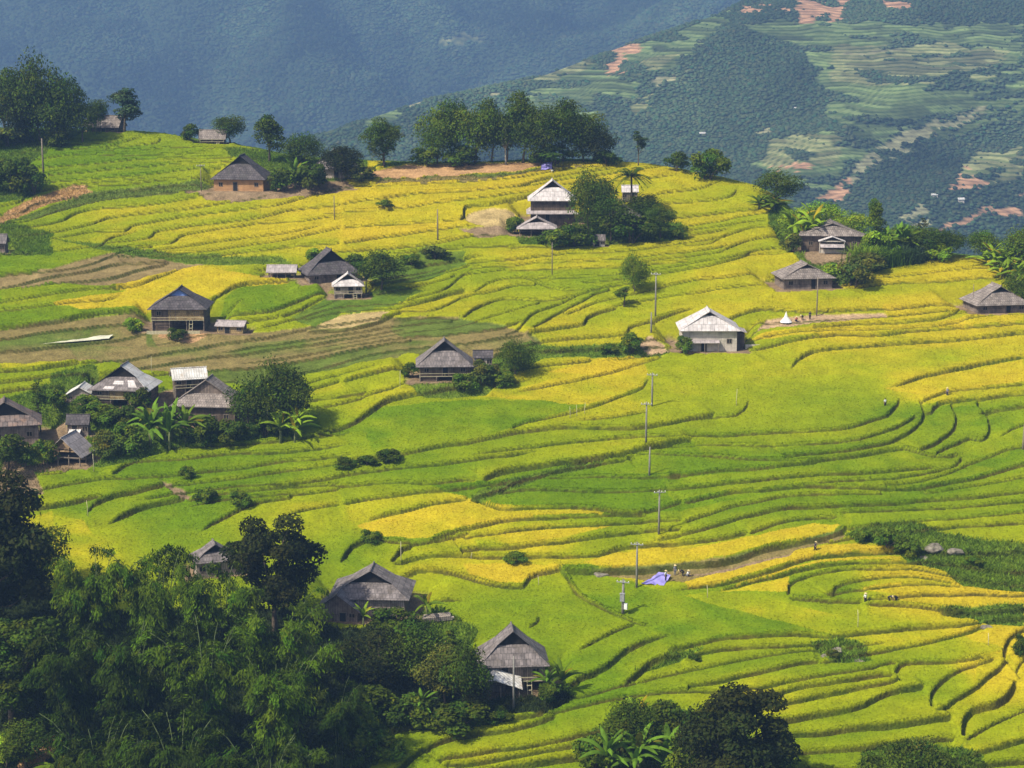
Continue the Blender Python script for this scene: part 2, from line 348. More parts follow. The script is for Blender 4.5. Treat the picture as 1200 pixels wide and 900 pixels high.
# bottom right
B(1.4,(700,670),(740,669),(800,664),(850,658),(910,641),(967,631),(992,619)); B(1.1,(780,696),(800,692),(843,687),(883,678),(927,664),(960,656),(1007,650),(1050,649)); B(.9,(830,698),(867,686),(917,676),(943,668),(987,661),(1053,661))
B(.7,(922,700),(924,687),(943,678),(987,668),(1033,667),(1087,670),(1122,679)); B(.7,(972,704),(978,690),(1007,681),(1060,676),(1120,686)); B(.8,(923,701),(950,704),(987,706),(1013,706)); B(.7,(1003,694),(1040,689),(1087,686),(1129,689)); B(.9,(1013,708),(1060,711),(1100,716),(1133,720))
B(.8,(1060,701),(1133,698),(1200,700)); B(1.4,(1100,717),(1137,720),(1153,718),(1200,716)); B(1.2,(1150,729),(1200,726)); B(.8,(1120,746),(1137,741),(1152,732)); B(.9,(780,766),(800,761),(840,753),(893,748),(945,747)); B(.9,(800,771),(840,764),(900,760),(955,758)); B(.9,(858,798),(887,791),(923,782),(962,776))
B(1.0,(915,814),(943,806),(987,801),(1048,793)); B(.9,(1046,793),(1053,783),(1077,778),(1112,777)); B(1.4,(935,844),(987,836),(1013,828),(1040,814),(1085,807)); B(.9,(1093,834),(1090,817),(1103,800),(1127,787),(1155,779)); B(1.4,(1127,866),(1128,844),(1137,834),(1167,828),(1183,811),(1188,798))
B(1.4,(935,863),(1000,856),(1050,851),(1105,845)); B(.8,(1127,818),(1153,800)); B(1.0,(1148,885),(1173,878),(1200,868)); B(.9,(930,885),(1000,880),(1060,872),(1120,868)); B(.8,(1190,790),(1175,775),(1180,758)); B(.6,(800,790),(850,780),(900,770)); B(.7,(700,825),(760,815),(840,812)); B(1.0,(820,850),(900,830),(940,822))
B(1.0,(560,915),(700,905),(800,898),(1000,905),(1200,895)); B(1.0,(300,960),(600,950),(900,945),(1250,935)); B(1.0,(-100,620),(20,600),(90,590)); 

rngL = np.random.default_rng(11)
WIDE = [[(430,470),(640,462),(770,430),(760,470),(600,512),(430,540)],[(770,425),(880,415),(930,440),(1040,460),(1040,490),(900,508),(770,510)],[(960,418),(1030,408),(1200,395),(1200,418),(1040,455),(960,440)],[(1040,460),(1110,440),(1200,425),(1200,450),(1100,466)],
        [(60,360),(230,310),(340,332),(170,360)],[(250,368),(375,345),(330,335)],[(430,205),(640,188),(640,200),(450,212)],[(800,345),(1200,338),(1200,352),(1000,362),(860,372)],[(690,700),(760,690),(900,700),(1050,740),(960,745),(800,742)],[(560,690),(660,670),(740,735),(680,790),(620,800),(560,730)],
        [(540,248),(606,246),(606,264),(548,264)],[(-400,590),(420,600),(460,850),(-400,1100)],[(-100,470),(350,480),(350,522),(-100,560)]]
def prep_lines():
    G = []
    for h, pts in LN:
        pts = [tuple(map(float, p)) for p in pts]
        if pts[-1][0] >= 1195:                                   # carry the bank on past what the photograph shows
            (ax, ay), (bx, by) = pts[-2], pts[-1]; m = (by - ay) / (bx - ax)
            for k in (70, 150, 240, 330): pts.append((bx + k, by + m * k * 0.6 + rngL.uniform(-5, 5)))
        G.append([h, np.array([gpos(*p)[:2] for p in pts]), [False, False]])
    def smooth(g):
        n = len(g); q = []
        ext = np.vstack([2 * g[0] - g[1], g, 2 * g[-1] - g[-2]])
        for i in range(n - 1):
            p0, p1, p2, p3 = ext[i:i + 4]
            k = int(np.clip(np.hypot(*(p2 - p1)) / 1.6, 1, 9))
            for t in np.arange(k) / k:
                q.append(0.5 * (2 * p1 + (p2 - p0) * t + (2 * p0 - 5 * p1 + 4 * p2 - p3) * t * t + (3 * p1 - p0 - 3 * p2 + p3) * t ** 3))
        q.append(g[-1]); return np.array(q)
    PT, TG, ID = [], [], []
    def register(i, q):
        PT.append(q); t = np.gradient(q, axis=0); TG.append(t / (np.linalg.norm(t, axis=1)[:, None] + 1e-9)); ID.append(np.full(len(q), i))
    S = [smooth(g[1]) for g in G]
    for i, q in enumerate(S): register(i, q)
    P0, T0 = np.vstack(PT), np.vstack(TG)
    def flow(p):
        d2 = ((P0 - p) ** 2 * (1.0, 1.8)).sum(1) + 2.0
        v = (T0 / (d2 ** 1.6)[:, None]).sum(0); v[0] += 1e-6
        return v / np.linalg.norm(v)
    def inside(p):
        if not (90 < p[1] < 600): return False
        u, v = project(p[0], p[1], float(base_h(p[0], p[1])))
        return -60 < u < 1290 and v < 960 and p[1] < np.interp(p[0], _cr[:, 0], _cr[:, 1]) - 3
    def wide(p):
        u, v = project(p[0], p[1], float(base_h(p[0], p[1]))); u = np.array([u]); v = np.array([v])
        return any(inpoly(u, v, w_)[0] for w_ in WIDE)
    def trace(p, v0, sg, i, nmax, join=1.35):
        out = []; AP, AI = np.vstack(PT), np.concatenate(ID); o = AP[AI != i]; v = v0
        for k in range(nmax):
            v = .55 * v + .45 * flow(p) * sg; v /= np.linalg.norm(v); p = p + 1.6 * v
            if not inside(p) or wide(p): return out, False
            d = np.hypot(*(o - p).T); j = int(np.argmin(d))
            out.append(p)
            if d[j] < join:
                if k > 0: out.append(o[j])
                return out, True
        return out, False
    order = rngL.permutation(len(S))
    for i in order:                                             # a bank runs on along the slope until it meets another
        q = S[i]; h = G[i][0]
        for e in (0, 1):
            end = q[-1] if e else q[0]; AP, AI = np.vstack(PT), np.concatenate(ID)
            near = np.hypot(*(AP[AI != i] - end).T).min()
            if near < 1.2: G[i][2][e] = True; continue
            if not inside(end): continue
            tv = (q[-1] - q[-2]) if e else (q[0] - q[1]); tv = tv / np.linalg.norm(tv)
            ex, joined = trace(end, tv, 1 if e else -1, i, int(rngL.integers(9, 34)) if S[i][-1][1] < 385 else int(rngL.integers(4, 12)))
            if ex:
                q = np.vstack([q, ex]) if e else np.vstack([np.array(ex)[::-1], q]); G[i][2][e] = joined
        S[i] = q; register(i, q)
    # smaller banks in the gaps that are left
    sx, sy = np.meshgrid(np.arange(-140, 175, 3.0), np.arange(205, 470, 2.6)); seeds = np.stack([sx.ravel(), sy.ravel()], 1); rngL.shuffle(seeds)
    for p in seeds:
        if not inside(p): continue
        u, v = project(p[0], p[1], float(base_h(p[0], p[1])))
        if any(inpoly(np.array([u]), np.array([v]), w_)[0] for w_ in WIDE): continue
        AP = np.vstack(PT); dm = np.hypot(*((AP - p) * (1, 1)).T).min()
        if dm < (6.5 if v < 340 else 4.6): continue
        i = len(S); f = flow(p); n1 = int(rngL.integers(10, 40))
        a1, j1 = trace(p, f, 1, -1, n1, 1.5); a0, j0 = trace(p, -f, -1, -1, n1, 1.5)
        q = np.array(a0[::-1] + [p] + a1)
        if len(q) < 9: continue
        S.append(q); G.append([rngL.uniform(.38, .65), None, [j0, j1]]); register(i, q)
    out = []
    for i, q in enumerate(S):
        s = np.r_[0, np.cumsum(np.hypot(*np.diff(q, axis=0).T))]
        off = 0.34 * vnoise(s / 4.5, s * 0 + i * 3.7, 21) + 0.08 * vnoise(s / 1.1, s * 0 + i * 1.7, 22)
        tg = np.gradient(q, axis=0); tg /= np.linalg.norm(tg, axis=1)[:, None] + 1e-9
        q = q + np.c_[-tg[:, 1], tg[:, 0]] * off[:, None]
        out.append((G[i][0] * (0.60 if i < len(LN) else 0.48), q, s, rngL.normal(0, 1), i, G[i][2]))
    print('banks', len(out))
    return out
LINES = prep_lines()

def terrace(x, y, full=False):
    """bank displacement in metres (and masks) at ground points"""
    D = np.zeros(x.shape); R = np.zeros(x.shape); T = np.zeros(x.shape); E = np.full(x.shape, 9.0)
    REACH = 9.0
    for h, q, s, rn, li, jn in LINES:
        lo = q.min(0) - REACH; hi = q.max(0) + REACH
        idx = np.nonzero((x > lo[0]) & (x < hi[0]) & (y > lo[1]) & (y < hi[1]))[0]
        if not len(idx): continue
        X = x[idx]; Y = y[idx]
        best = np.full(X.shape, 1e9); sg = np.zeros(X.shape); arc = np.zeros(X.shape)
        for c0 in range(0, len(q) - 1, 8):
            qq = q[c0:c0 + 9]; l2 = qq.min(0) - REACH; h2 = qq.max(0) + REACH
            sb = np.nonzero((X > l2[0]) & (X < h2[0]) & (Y > l2[1]) & (Y < h2[1]))[0]
            if not len(sb): continue
            Xs, Ys, bs, ss, as_ = X[sb], Y[sb], best[sb], sg[sb], arc[sb]
            for i in range(c0, min(c0 + 8, len(q) - 1)):
                a = q[i]; d = q[i + 1] - a; L2 = d @ d + 1e-9; L = math.sqrt(L2)
                px = Xs - a[0]; py = Ys - a[1]
                t = np.clip((px * d[0] + py * d[1]) / L2, 0, 1)
                ex = px - t * d[0]; ey = py - t * d[1]
                dd = ex * ex + ey * ey
                m = dd < bs
                bs[m] = dd[m]; ss[m] = np.sign(d[0] * py - d[1] * px)[m]; as_[m] = (s[i] + t * L)[m]
            best[sb], sg[sb], arc[sb] = bs, ss, as_
        dist = np.sqrt(best) * sg
        tl = min(7.0, s[-1] * .3); tp = sstep(0, .9 if jn[0] else tl, arc) * sstep(0, .9 if jn[1] else tl, s[-1] - arc)
        fade = np.exp(-np.abs(dist) / 3.0) * sstep(REACH, REACH * .6, np.abs(dist))
        hh = h * (1 + 0.3 * vnoise(arc / 6.0, arc * 0 + li * 5.1, 31))
        prof = sstep(-0.30, -0.02, dist) * 2 - 1
        D[idx] += 0.5 * hh * prof * fade * tp
        if full:
            wd = (0.06 + 0.36 * h) * tp
            R[idx] = np.maximum(R[idx], sstep(-wd - 0.22, -wd - 0.02, dist) * sstep(0.10, 0.0, dist) * sstep(0.05, 0.4, tp) * (0.96 + 0.2 * vnoise(arc / 2.3, arc * 0 + li * 2.3, 33)).clip(0, 1))
            T[idx] += rn * np.sign(dist) * np.exp(-np.abs(dist) / 5.0) * tp
            E[idx] = np.where((dist > 0) & (tp > .3), np.minimum(E[idx], dist), E[idx])
    return (D, R, T, E) if full else D
# ------------------------------------------------------------------ what grows where; cloud shade painted as greener rice in the lower fields
RIPE_SHADE = [(150,195,.28),(230,165,.5),(100,180,.25),(40,165,.22),(250,192,.5),(60,255,.5),(150,255,.62),(250,270,.75),(350,265,.82),(450,235,.85),(500,250,.85),(600,215,.85),(420,260,.9),(700,200,.8),(780,210,.75),(820,250,.72),(880,240,.66),
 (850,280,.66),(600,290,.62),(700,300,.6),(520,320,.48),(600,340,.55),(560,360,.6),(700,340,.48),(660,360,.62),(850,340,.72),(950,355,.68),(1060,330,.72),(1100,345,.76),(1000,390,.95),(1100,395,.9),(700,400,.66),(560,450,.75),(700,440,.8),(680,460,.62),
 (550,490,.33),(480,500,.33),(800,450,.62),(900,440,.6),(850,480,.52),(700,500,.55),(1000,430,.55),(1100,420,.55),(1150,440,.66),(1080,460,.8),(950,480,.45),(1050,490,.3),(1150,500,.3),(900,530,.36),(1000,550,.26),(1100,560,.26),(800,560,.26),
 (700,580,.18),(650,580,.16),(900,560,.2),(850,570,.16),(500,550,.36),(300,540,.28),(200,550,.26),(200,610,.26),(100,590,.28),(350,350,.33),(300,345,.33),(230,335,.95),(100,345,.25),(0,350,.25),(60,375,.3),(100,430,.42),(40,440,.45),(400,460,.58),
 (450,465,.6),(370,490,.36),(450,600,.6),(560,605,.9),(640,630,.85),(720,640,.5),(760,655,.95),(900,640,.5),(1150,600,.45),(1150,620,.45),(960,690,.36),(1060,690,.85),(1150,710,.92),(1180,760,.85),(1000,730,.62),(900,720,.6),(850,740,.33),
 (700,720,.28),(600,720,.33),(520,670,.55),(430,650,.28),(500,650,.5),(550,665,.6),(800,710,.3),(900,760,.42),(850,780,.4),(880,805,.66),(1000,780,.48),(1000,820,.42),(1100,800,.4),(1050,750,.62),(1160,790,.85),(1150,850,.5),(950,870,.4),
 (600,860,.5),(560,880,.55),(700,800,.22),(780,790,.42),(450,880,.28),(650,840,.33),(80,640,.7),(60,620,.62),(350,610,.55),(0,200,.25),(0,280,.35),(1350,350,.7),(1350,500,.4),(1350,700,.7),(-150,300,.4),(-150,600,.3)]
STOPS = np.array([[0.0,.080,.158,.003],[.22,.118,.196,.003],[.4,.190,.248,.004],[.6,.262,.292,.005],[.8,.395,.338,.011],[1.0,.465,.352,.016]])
# sharply bounded parcels of one ripeness
PARCEL = [(.95,[(60,357),(140,330),(230,312),(300,325),(340,331),(330,335),(278,336),(248,352),(170,360),(100,364)]),(.3,[(248,370),(277,338),(335,332),(375,344),(347,356),(309,367)]),
 (.9,[(417,618),(460,604),(510,592),(555,588),(575,596),(640,600),(700,598),(708,604),(610,609),(555,619),(520,630),(500,636),(440,631)]),(.9,[(583,638),(590,628),(640,621),(717,617),(690,626),(630,638),(600,641)]),(.2,[(500,570),(570,567),(660,556),(800,558),(930,574),(800,600),(740,604),(700,598),(580,594),(560,588)]),
 (.92,[(543,662),(600,661),(650,665),(657,669),(620,680),(613,687),(585,686),(550,677)]),(.92,[(683,662),(720,648),(800,645),(890,628),(955,615),(985,620),(968,629),(910,640),(850,656),(800,662),(740,668),(700,668)]),
 (1.0,[(800,684),(870,664),(930,648),(975,638),(1010,640),(1048,646),(1045,650),(1000,650),(960,655),(925,663),(880,677),(840,687),(805,692)]),(.97,[(840,694),(870,685),(917,674),(945,666),(990,660),(1053,660),(1056,655),(1000,653),(955,660),(920,668),(880,680)]),(.9,[(830,697),(925,676),(923,697),(860,693)]),
 (.97,[(1003,693),(1040,688),(1130,686),(1200,690),(1200,716),(1130,716),(1090,712),(1060,708),(1040,698)]),(.95,[(1130,742),(1200,735),(1250,740),(1250,790),(1190,780),(1170,760),(1140,752)]),(.28,[(437,478),(540,470),(620,470),(690,478),(640,492),(598,506),(520,524),(440,535),(428,515)]),(.78,[(545,465),(600,458),(680,440),(760,438),(755,455),(720,468),(690,478),(620,470)]),
 (.9,[(640,438),(700,422),(755,420),(758,440),(700,442)]),(.92,[(950,385),(1060,381),(1110,376),(1160,374),(1200,372),(1200,380),(1100,385),(980,392),(900,398),(870,395)]),(.9,[(1030,360),(1110,357),(1122,362),(1100,372),(1050,378)]),(.85,[(1036,458),(1107,438),(1200,421),(1200,450),(1107,461),(1092,468)]),
 (.33,[(770,558),(800,562),(900,551),(960,541),(1060,530),(1075,540),(1120,540),(1170,553),(1110,567),(1060,574),(950,571),(850,578),(790,590)]),(.4,[(0,338),(60,335),(130,336),(150,340),(100,350),(0,362)]),(.33,[(1060,475),(1150,478),(1190,500),(1180,540),(1110,540),(1040,520)]),
 (.72,[(60,605),(95,610),(120,640),(90,665),(60,650)]),(.6,[(150,420),(90,427),(0,436),(0,424),(60,416),(140,408)]),(.8,[(20,612),(60,600),(75,650),(40,668)]),(.30,[(700,690),(760,690),(830,712),(930,730),(960,745),(840,752),(770,750),(735,738)]),(.28,[(655,668),(690,665),(760,690),(740,735),(710,714),(678,697)]),
 (.95,[(700,715),(790,695),(830,690),(900,700),(1000,725),(1095,745),(1110,765),(1040,770),(960,745),(880,722),(800,710)]) if False else (.60,[(800,700),(840,694),(900,703),(1000,728),(1090,750),(1112,765),(1060,765),(960,745),(880,722)])]
# bare or wild ground: colour, roughness, polygon
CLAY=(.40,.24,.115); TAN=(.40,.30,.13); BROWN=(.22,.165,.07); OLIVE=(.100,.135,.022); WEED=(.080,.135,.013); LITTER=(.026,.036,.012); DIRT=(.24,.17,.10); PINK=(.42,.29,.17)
BARE = [(CLAY,.10,[(425,203),(467,195),(560,193),(633,190),(646,193),(613,202),(533,207),(445,211)]),(OLIVE,.25,[(440,216),(445,211),(533,208),(615,203),(645,196),(720,193),(650,199),(580,211),(500,215)]),(CLAY,.35,[(-200,272),(0,255),(30,236),(85,218),(100,218),(110,228),(60,238),(30,252),(0,264)]),
 (OLIVE,.25,[(0,264),(50,246),(100,228),(200,218),(260,206),(262,236),(215,226),(120,236),(80,246),(45,257)]),(DIRT,.2,[(215,224),(330,214),(400,212),(420,222),(330,234),(255,238)]),(TAN,.12,[(547,250),(575,244),(604,246),(606,262),(570,268),(548,262)]),(DIRT,.2,[(535,270),(620,262),(650,270),(560,280)]),
 (BROWN,.14,[(-200,345),(0,325),(60,318),(120,300),(170,292),(200,303),(330,305),(300,312),(230,312),(160,330),(130,336),(60,332),(0,340)]),(WEED,.25,[(60,280),(125,287),(200,297),(330,302),(345,310),(250,312),(190,305),(130,296)]),
 (OLIVE,.14,[(-200,388),(0,386),(60,379),(180,362),(245,384),(300,392),(372,384),(460,372),(545,374),(620,390),(640,410),(590,425),(480,415),(400,432),(360,440),(300,455),(200,440),(130,425),(0,428)]),(TAN,.10,[(370,386),(390,372),(420,366),(456,367),(440,377),(411,386)]),
 (WEED,.2,[(340,372),(380,352),(420,340),(470,335),(500,342),(455,362),(400,368),(368,386)]),(WEED,.2,[(430,318),(500,290),(545,296),(545,312),(500,330),(440,334)]),(CLAY,.15,[(190,386),(235,384),(245,396),(225,402),(185,398)]),(WEED,.3,[(620,402),(660,408),(740,405),(770,412),(800,405),(840,415),(760,420),(640,420),(596,444),(570,465),(500,468),(480,455),(540,432)]),
 (WEED,.5,[(0,470),(60,450),(110,445),(200,450),(300,470),(345,500),(350,515),(230,522),(150,545),(100,552),(30,560),(0,570),(-200,580),(-200,470)]),(WEED,.4,[(60,440),(110,428),(120,450),(60,465)]),(DIRT,.25,[(0,540),(60,545),(110,549),(100,556),(40,556),(50,580),(0,590)]),(DIRT,.2,[(45,495),(75,492),(105,520),(60,525)]),
 (PINK,.15,[(748,405),(762,395),(775,400),(785,414),(760,418)]),(DIRT,.2,[(188,566),(215,574),(228,585),(212,586),(195,574)]),(DIRT,.2,[(790,408),(870,404),(878,412),(800,418)]),(PINK,.12,[(885,388),(900,376),(945,370),(1035,368),(1040,373),(960,380)]),(WEED,.3,[(560,590),(553,582),(600,563),(660,548),(720,537),(700,545),(640,560)]),
 (WEED,.6,[(985,628),(1020,616),(1070,614),(1120,628),(1200,640),(1290,650),(1350,672),(1300,696),(1200,698),(1130,690),(1105,672),(1060,660),(1050,645)]),(WEED,.4,[(1100,716),(1200,712),(1200,735),(1150,732)]),(WEED,.6,[(950,758),(985,748),(1012,758),(1020,778),(975,778)]),
 (OLIVE,.2,[(690,670),(740,668),(850,657),(930,638),(985,622),(990,630),(930,648),(860,667),(800,684),(720,676)]),(DIRT,.15,[(800,675),(880,660),(930,648),(920,655),(850,672)]),(WEED,.5,[(740,793),(790,767),(830,762),(790,778)]),(WEED,.5,[(460,722),(520,712),(560,740),(545,790),(470,780)]),
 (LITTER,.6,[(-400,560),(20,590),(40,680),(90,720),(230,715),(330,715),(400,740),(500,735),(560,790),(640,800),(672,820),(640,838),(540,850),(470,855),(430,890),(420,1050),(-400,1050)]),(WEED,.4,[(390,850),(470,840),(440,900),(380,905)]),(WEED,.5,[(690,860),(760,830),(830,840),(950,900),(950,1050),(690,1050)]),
 (CLAY,.3,[(20,885),(60,862),(75,868),(50,900),(20,905)]),(WEED,.5,[(1010,880),(1060,870),(1150,885),(1160,950),(1000,950)]),(WEED,.5,[(905,232),(950,250),(1000,300),(1010,330),(975,335),(930,300),(900,260)]),(WEED,.5,[(1000,290),(1100,296),(1100,306),(1040,316),(1000,330)]),(DIRT,.2,[(935,292),(1000,290),(1005,312),(950,310)]),
 (WEED,.5,[(600,262),(650,258),(800,262),(800,282),(700,287),(610,290)]),(WEED,.5,[(0,145),(110,148),(60,176),(20,200),(60,215),(40,232),(0,240),(-300,250),(-300,120)]),(WEED,.4,[(110,148),(150,152),(110,160)]),(WEED,.4,[(470,187),(720,185),(720,191),(640,190),(480,193),(420,200)]),(WEED,.5,[(260,175),(430,182),(430,205),(400,214),(330,216),(300,205)]),
 (WEED,.5,[(0,262),(15,262),(60,275),(60,300),(0,300)])]

HOUSE_PADS = []            # filled by the list of houses: x, y, radius x, radius y, height
def pad_blend(x, y, z, mask=None):
    for (cx, cy, rx, ry, rot, pz) in HOUSE_PADS:
        m = np.nonzero((np.abs(x - cx) < 2.2 * max(rx, ry)) & (np.abs(y - cy) < 2.2 * max(rx, ry)))[0]
        if not len(m): continue
        c, s = math.cos(rot), math.sin(rot)
        u = ((x[m] - cx) * c + (y[m] - cy) * s) / rx; v = (-(x[m] - cx) * s + (y[m] - cy) * c) / ry
        r = np.maximum(np.abs(u), np.abs(v))
        k = sstep(1.75, 1.05, r)
        z[m] = z[m] * (1 - k) + pz * k
        if mask is not None: mask[m] = np.maximum(mask[m], sstep(1.28, 1.1, r + 0.1 * vnoise(x[m] / 1.5, y[m] / 1.5, 44)))
    return z
def ground_z(x, y):
    X = np.atleast_1d(np.asarray(x, float)); Y = np.atleast_1d(np.asarray(y, float))
    z = base_h(X, Y) + terrace(X, Y)
    return pad_blend(X, Y, z)
def gz(x, y): return float(ground_z(x, y)[0])

def build_hillside():
    us = np.concatenate([np.arange(-640, -60, 3.2), np.arange(-60, 1262, 1.35), np.arange(1262, 1960, 3.2)]); vsr = np.arange(1030, 128, -0.95)
    yr = (SL * Y00 - Z0) / (SL + np.tan(TH + np.arctan((vsr - 450) / FPX)))
    extra = yr[-1] + np.cumsum(np.linspace(0.8, 14, 70))
    ys = np.concatenate([yr[0] - np.linspace(60, 1, 40), yr, extra])
    dep = np.maximum(ys * CT - (Z0 + SL * (ys - Y00)) * ST, ys * 0.98)
    nx, ny = len(us), len(ys)
    Y = np.repeat(ys, nx); X = (np.repeat(dep, nx)) * np.tile((us - 600) / FPX, ny)
    jj = np.random.default_rng(3)
    Z = base_h(X, Y)
    pu, pv = project(X, Y, Z)
    D, R, T, E = terrace(X, Y, True)
    ju = pu + 2.2 * vnoise(X / 2.0, Y / 2.0, 51) + 1.0 * vnoise(X / .7, Y / .7, 52)
    jv = pv + 1.3 * vnoise(X / 2.2, Y / 2.2, 53)
    # ripeness, lowered in the bottom fields in place of cloud shade
    P = np.array(RIPE_SHADE); num = np.zeros(len(X)); den = np.full(len(X), 1e-9)
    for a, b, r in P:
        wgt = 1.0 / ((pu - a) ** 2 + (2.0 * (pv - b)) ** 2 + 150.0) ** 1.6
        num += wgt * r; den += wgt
    ripe_shade = num / den
    ripe_shade = ripe_shade + 0.11 * np.tanh(T) + 0.10 * fbm(X / 16, Y / 9, 61, 4) + 0.08 * fbm(X / 4.5, Y / 2.2, 62, 4)
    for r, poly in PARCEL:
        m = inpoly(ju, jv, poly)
        ripe_shade[m] = r + 0.06 * np.tanh(T[m]) + 0.20 * fbm(X[m] / 6, Y[m] / 4, 63, 4)
    ripe_shade = np.clip(ripe_shade, 0, 1)
    col = np.stack([np.interp(ripe_shade, STOPS[:, 0], STOPS[:, k]) for k in (1, 2, 3)], 1)
    rice = np.ones(len(X)); rough = np.zeros(len(X))
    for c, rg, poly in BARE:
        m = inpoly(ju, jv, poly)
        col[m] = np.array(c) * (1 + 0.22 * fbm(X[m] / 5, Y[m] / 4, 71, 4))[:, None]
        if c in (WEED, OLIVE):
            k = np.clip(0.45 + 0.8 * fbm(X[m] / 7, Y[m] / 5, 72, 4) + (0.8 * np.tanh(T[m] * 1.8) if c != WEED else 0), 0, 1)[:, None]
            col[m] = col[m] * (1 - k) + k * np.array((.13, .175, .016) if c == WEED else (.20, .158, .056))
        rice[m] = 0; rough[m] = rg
    rice *= 1 - (pv > 905) * (X < -20)
    yc = np.interp(X, _cr[:, 0], _cr[:, 1])
    back = Y > yc + 3
    rice[back] = 0; rough[back] = .5; col[back] = np.array(WEED)
    pm = np.zeros(len(X)); Z = Z + D; Z = pad_blend(X, Y, Z, pm)
    dirt = np.array(DIRT) * (1 + 0.3 * fbm(X / 2, Y / 2, 73, 3))[:, None]
    col = col * (1 - pm[:, None]) + dirt * pm[:, None]; rice[pm > .25] = 0; rough[pm > .3] = .08
    # banks: dry earth, roots and weeds
    k = np.clip(0.5 + 1.3 * fbm(X / 4.5, Y / 3, 81, 3), 0, 1)[:, None]
    bank = np.array((.070, .058, .013)) * (1 - k) + np.array((.040, .058, .007)) * k
    bank = bank * .88 + .09 * col
    Rb = (R * (1 - pm))[:, None]
    col = col * (1 - Rb) + bank * Rb
    rice[R > .35] = 0
    edge_n = 0.5 + 0.5 * vnoise(X / .5, Y / .5, 91)
    ric_h = rice * (0.30 + 0.05 * edge_n + 0.06 * fbm(X / 3.5, Y / 3.5, 92, 2))
    Z = Z + ric_h + rough * (0.8 * np.abs(fbm(X / 1.3, Y / 1.3, 93, 3)))
    V = np.stack([X, Y, Z], 1)
    i = np.arange(nx * ny).reshape(ny, nx)
    q = np.stack([i[:-1, :-1], i[:-1, 1:], i[1:, 1:], i[1:, :-1]], -1).reshape(-1, 4)
    isr = (rice[q].sum(1) >= 2.5)
    # ground with everything that is not rice
    def sub(qs):
        used = np.zeros(len(V), bool); used[qs.ravel()] = True
        mp = np.cumsum(used) - 1
        return used, mp[qs]
    u1, q1 = sub(q[~isr])
    o = add_obj('hillside', np_mesh('hillside', V[u1], quads=q1, col=col[u1], smooth=True), M['ground']); lab(o, kind='structure')
    # rice: the closed top of the crop plus standing leaf blades
    u2, q2 = sub(q[isr]); Vr = V[u2]; cr_ = col[u2]
    rg = np.random.default_rng(5)
    qr = q[isr]
    cen = V[qr].mean(1); ar = np.linalg.norm(np.cross(V[qr[:, 1]] - V[qr[:, 0]], V[qr[:, 3]] - V[qr[:, 0]]), axis=1)
    fu = pu[qr[:, 0]]; fv = pv[qr[:, 0]]
    vis = (fu > -60) & (fu < 1260) & (fv < 930)
    wgt = ar * vis * (1 + 4.0 * (E[qr[:, 0]] < 0.35))
    nb = 430000
    pick = rg.choice(len(qr), nb, p=wgt / wgt.sum())
    f = rg.random((nb, 2)); a, b, c, d = (V[qr[pick, k]] for k in range(4))
    base = (a * (1 - f[:, :1]) + b * f[:, :1]) * (1 - f[:, 1:]) + (d * (1 - f[:, :1]) + c * f[:, :1]) * f[:, 1:]
    bl, bc = blades(rg, base, rg.uniform(.06, .17, nb) * np.where(E[qr[pick, 0]] < .35, 1.25, 1.0), .07, col[qr[pick, 0]], .16, 1.5)
    base_n = len(Vr)
    t = np.arange(nb * 3).reshape(-1, 3) + base_n
    o = add_obj('rice_crop', np_mesh('rice_crop', np.vstack([Vr, bl]), quads=q2, tris=t, col=np.vstack([cr_, bc]), smooth=True), M['rice'])
    lab(o, 'ripening green and golden rice standing on the stepped terraces', 'rice', kind='stuff')
    # wild grass on banks and rough ground
    qw = q[~isr]; rw = rough[qw[:, 0]]
    arw = np.linalg.norm(np.cross(V[qw[:, 1]] - V[qw[:, 0]], V[qw[:, 3]] - V[qw[:, 0]]), axis=1)
    fu = pu[qw[:, 0]]; fv = pv[qw[:, 0]]
    vis = (fu > -60) & (fu < 1260) & (fv < 960) & (~back[qw[:, 0]])
    wgt = arw * vis * np.where(rw > .2, rw, 0)
    nb = 230000
    pick = rg.choice(len(qw), nb, p=wgt / wgt.sum())
    base = V[qw[pick]].mean(1) + np.c_[rg.normal(0, .12, (nb, 2)), np.full(nb, -.05)]
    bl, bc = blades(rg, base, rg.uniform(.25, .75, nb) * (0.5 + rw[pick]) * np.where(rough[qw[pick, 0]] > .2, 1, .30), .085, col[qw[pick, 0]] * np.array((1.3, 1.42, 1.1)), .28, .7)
    t = np.arange(nb * 3).reshape(-1, 3)
    o = add_obj('wild_grass', np_mesh('wild_grass', bl, tris=t, col=bc), M['grassblade'])
    lab(o, 'rough wild grass and weeds on terrace banks and fallow ground', 'grass', kind='stuff')

def blades(rg, base, h, wd, col, var, lay=0.0):
    n = len(base)
    az = rg.random(n) * 2 * np.pi; le = rg.random(n) * 2 * np.pi
    lean = rg.uniform(.1, .8, n) + lay * rg.random(n)
    side = np.stack([np.cos(az), np.sin(az), np.zeros(n)], 1) * (wd * rg.uniform(.6, 1.4, n))[:, None]
    tip = base + np.stack([np.cos(le) * lean * h, np.sin(le) * lean * h, h], 1)
    P = np.stack([base - side, base + side, tip], 1).reshape(-1, 3)
    c = col * (1 + rg.normal(0, var, n)).clip(.45, 1.8)[:, None]
    return P, np.repeat(c, 3, axis=0)
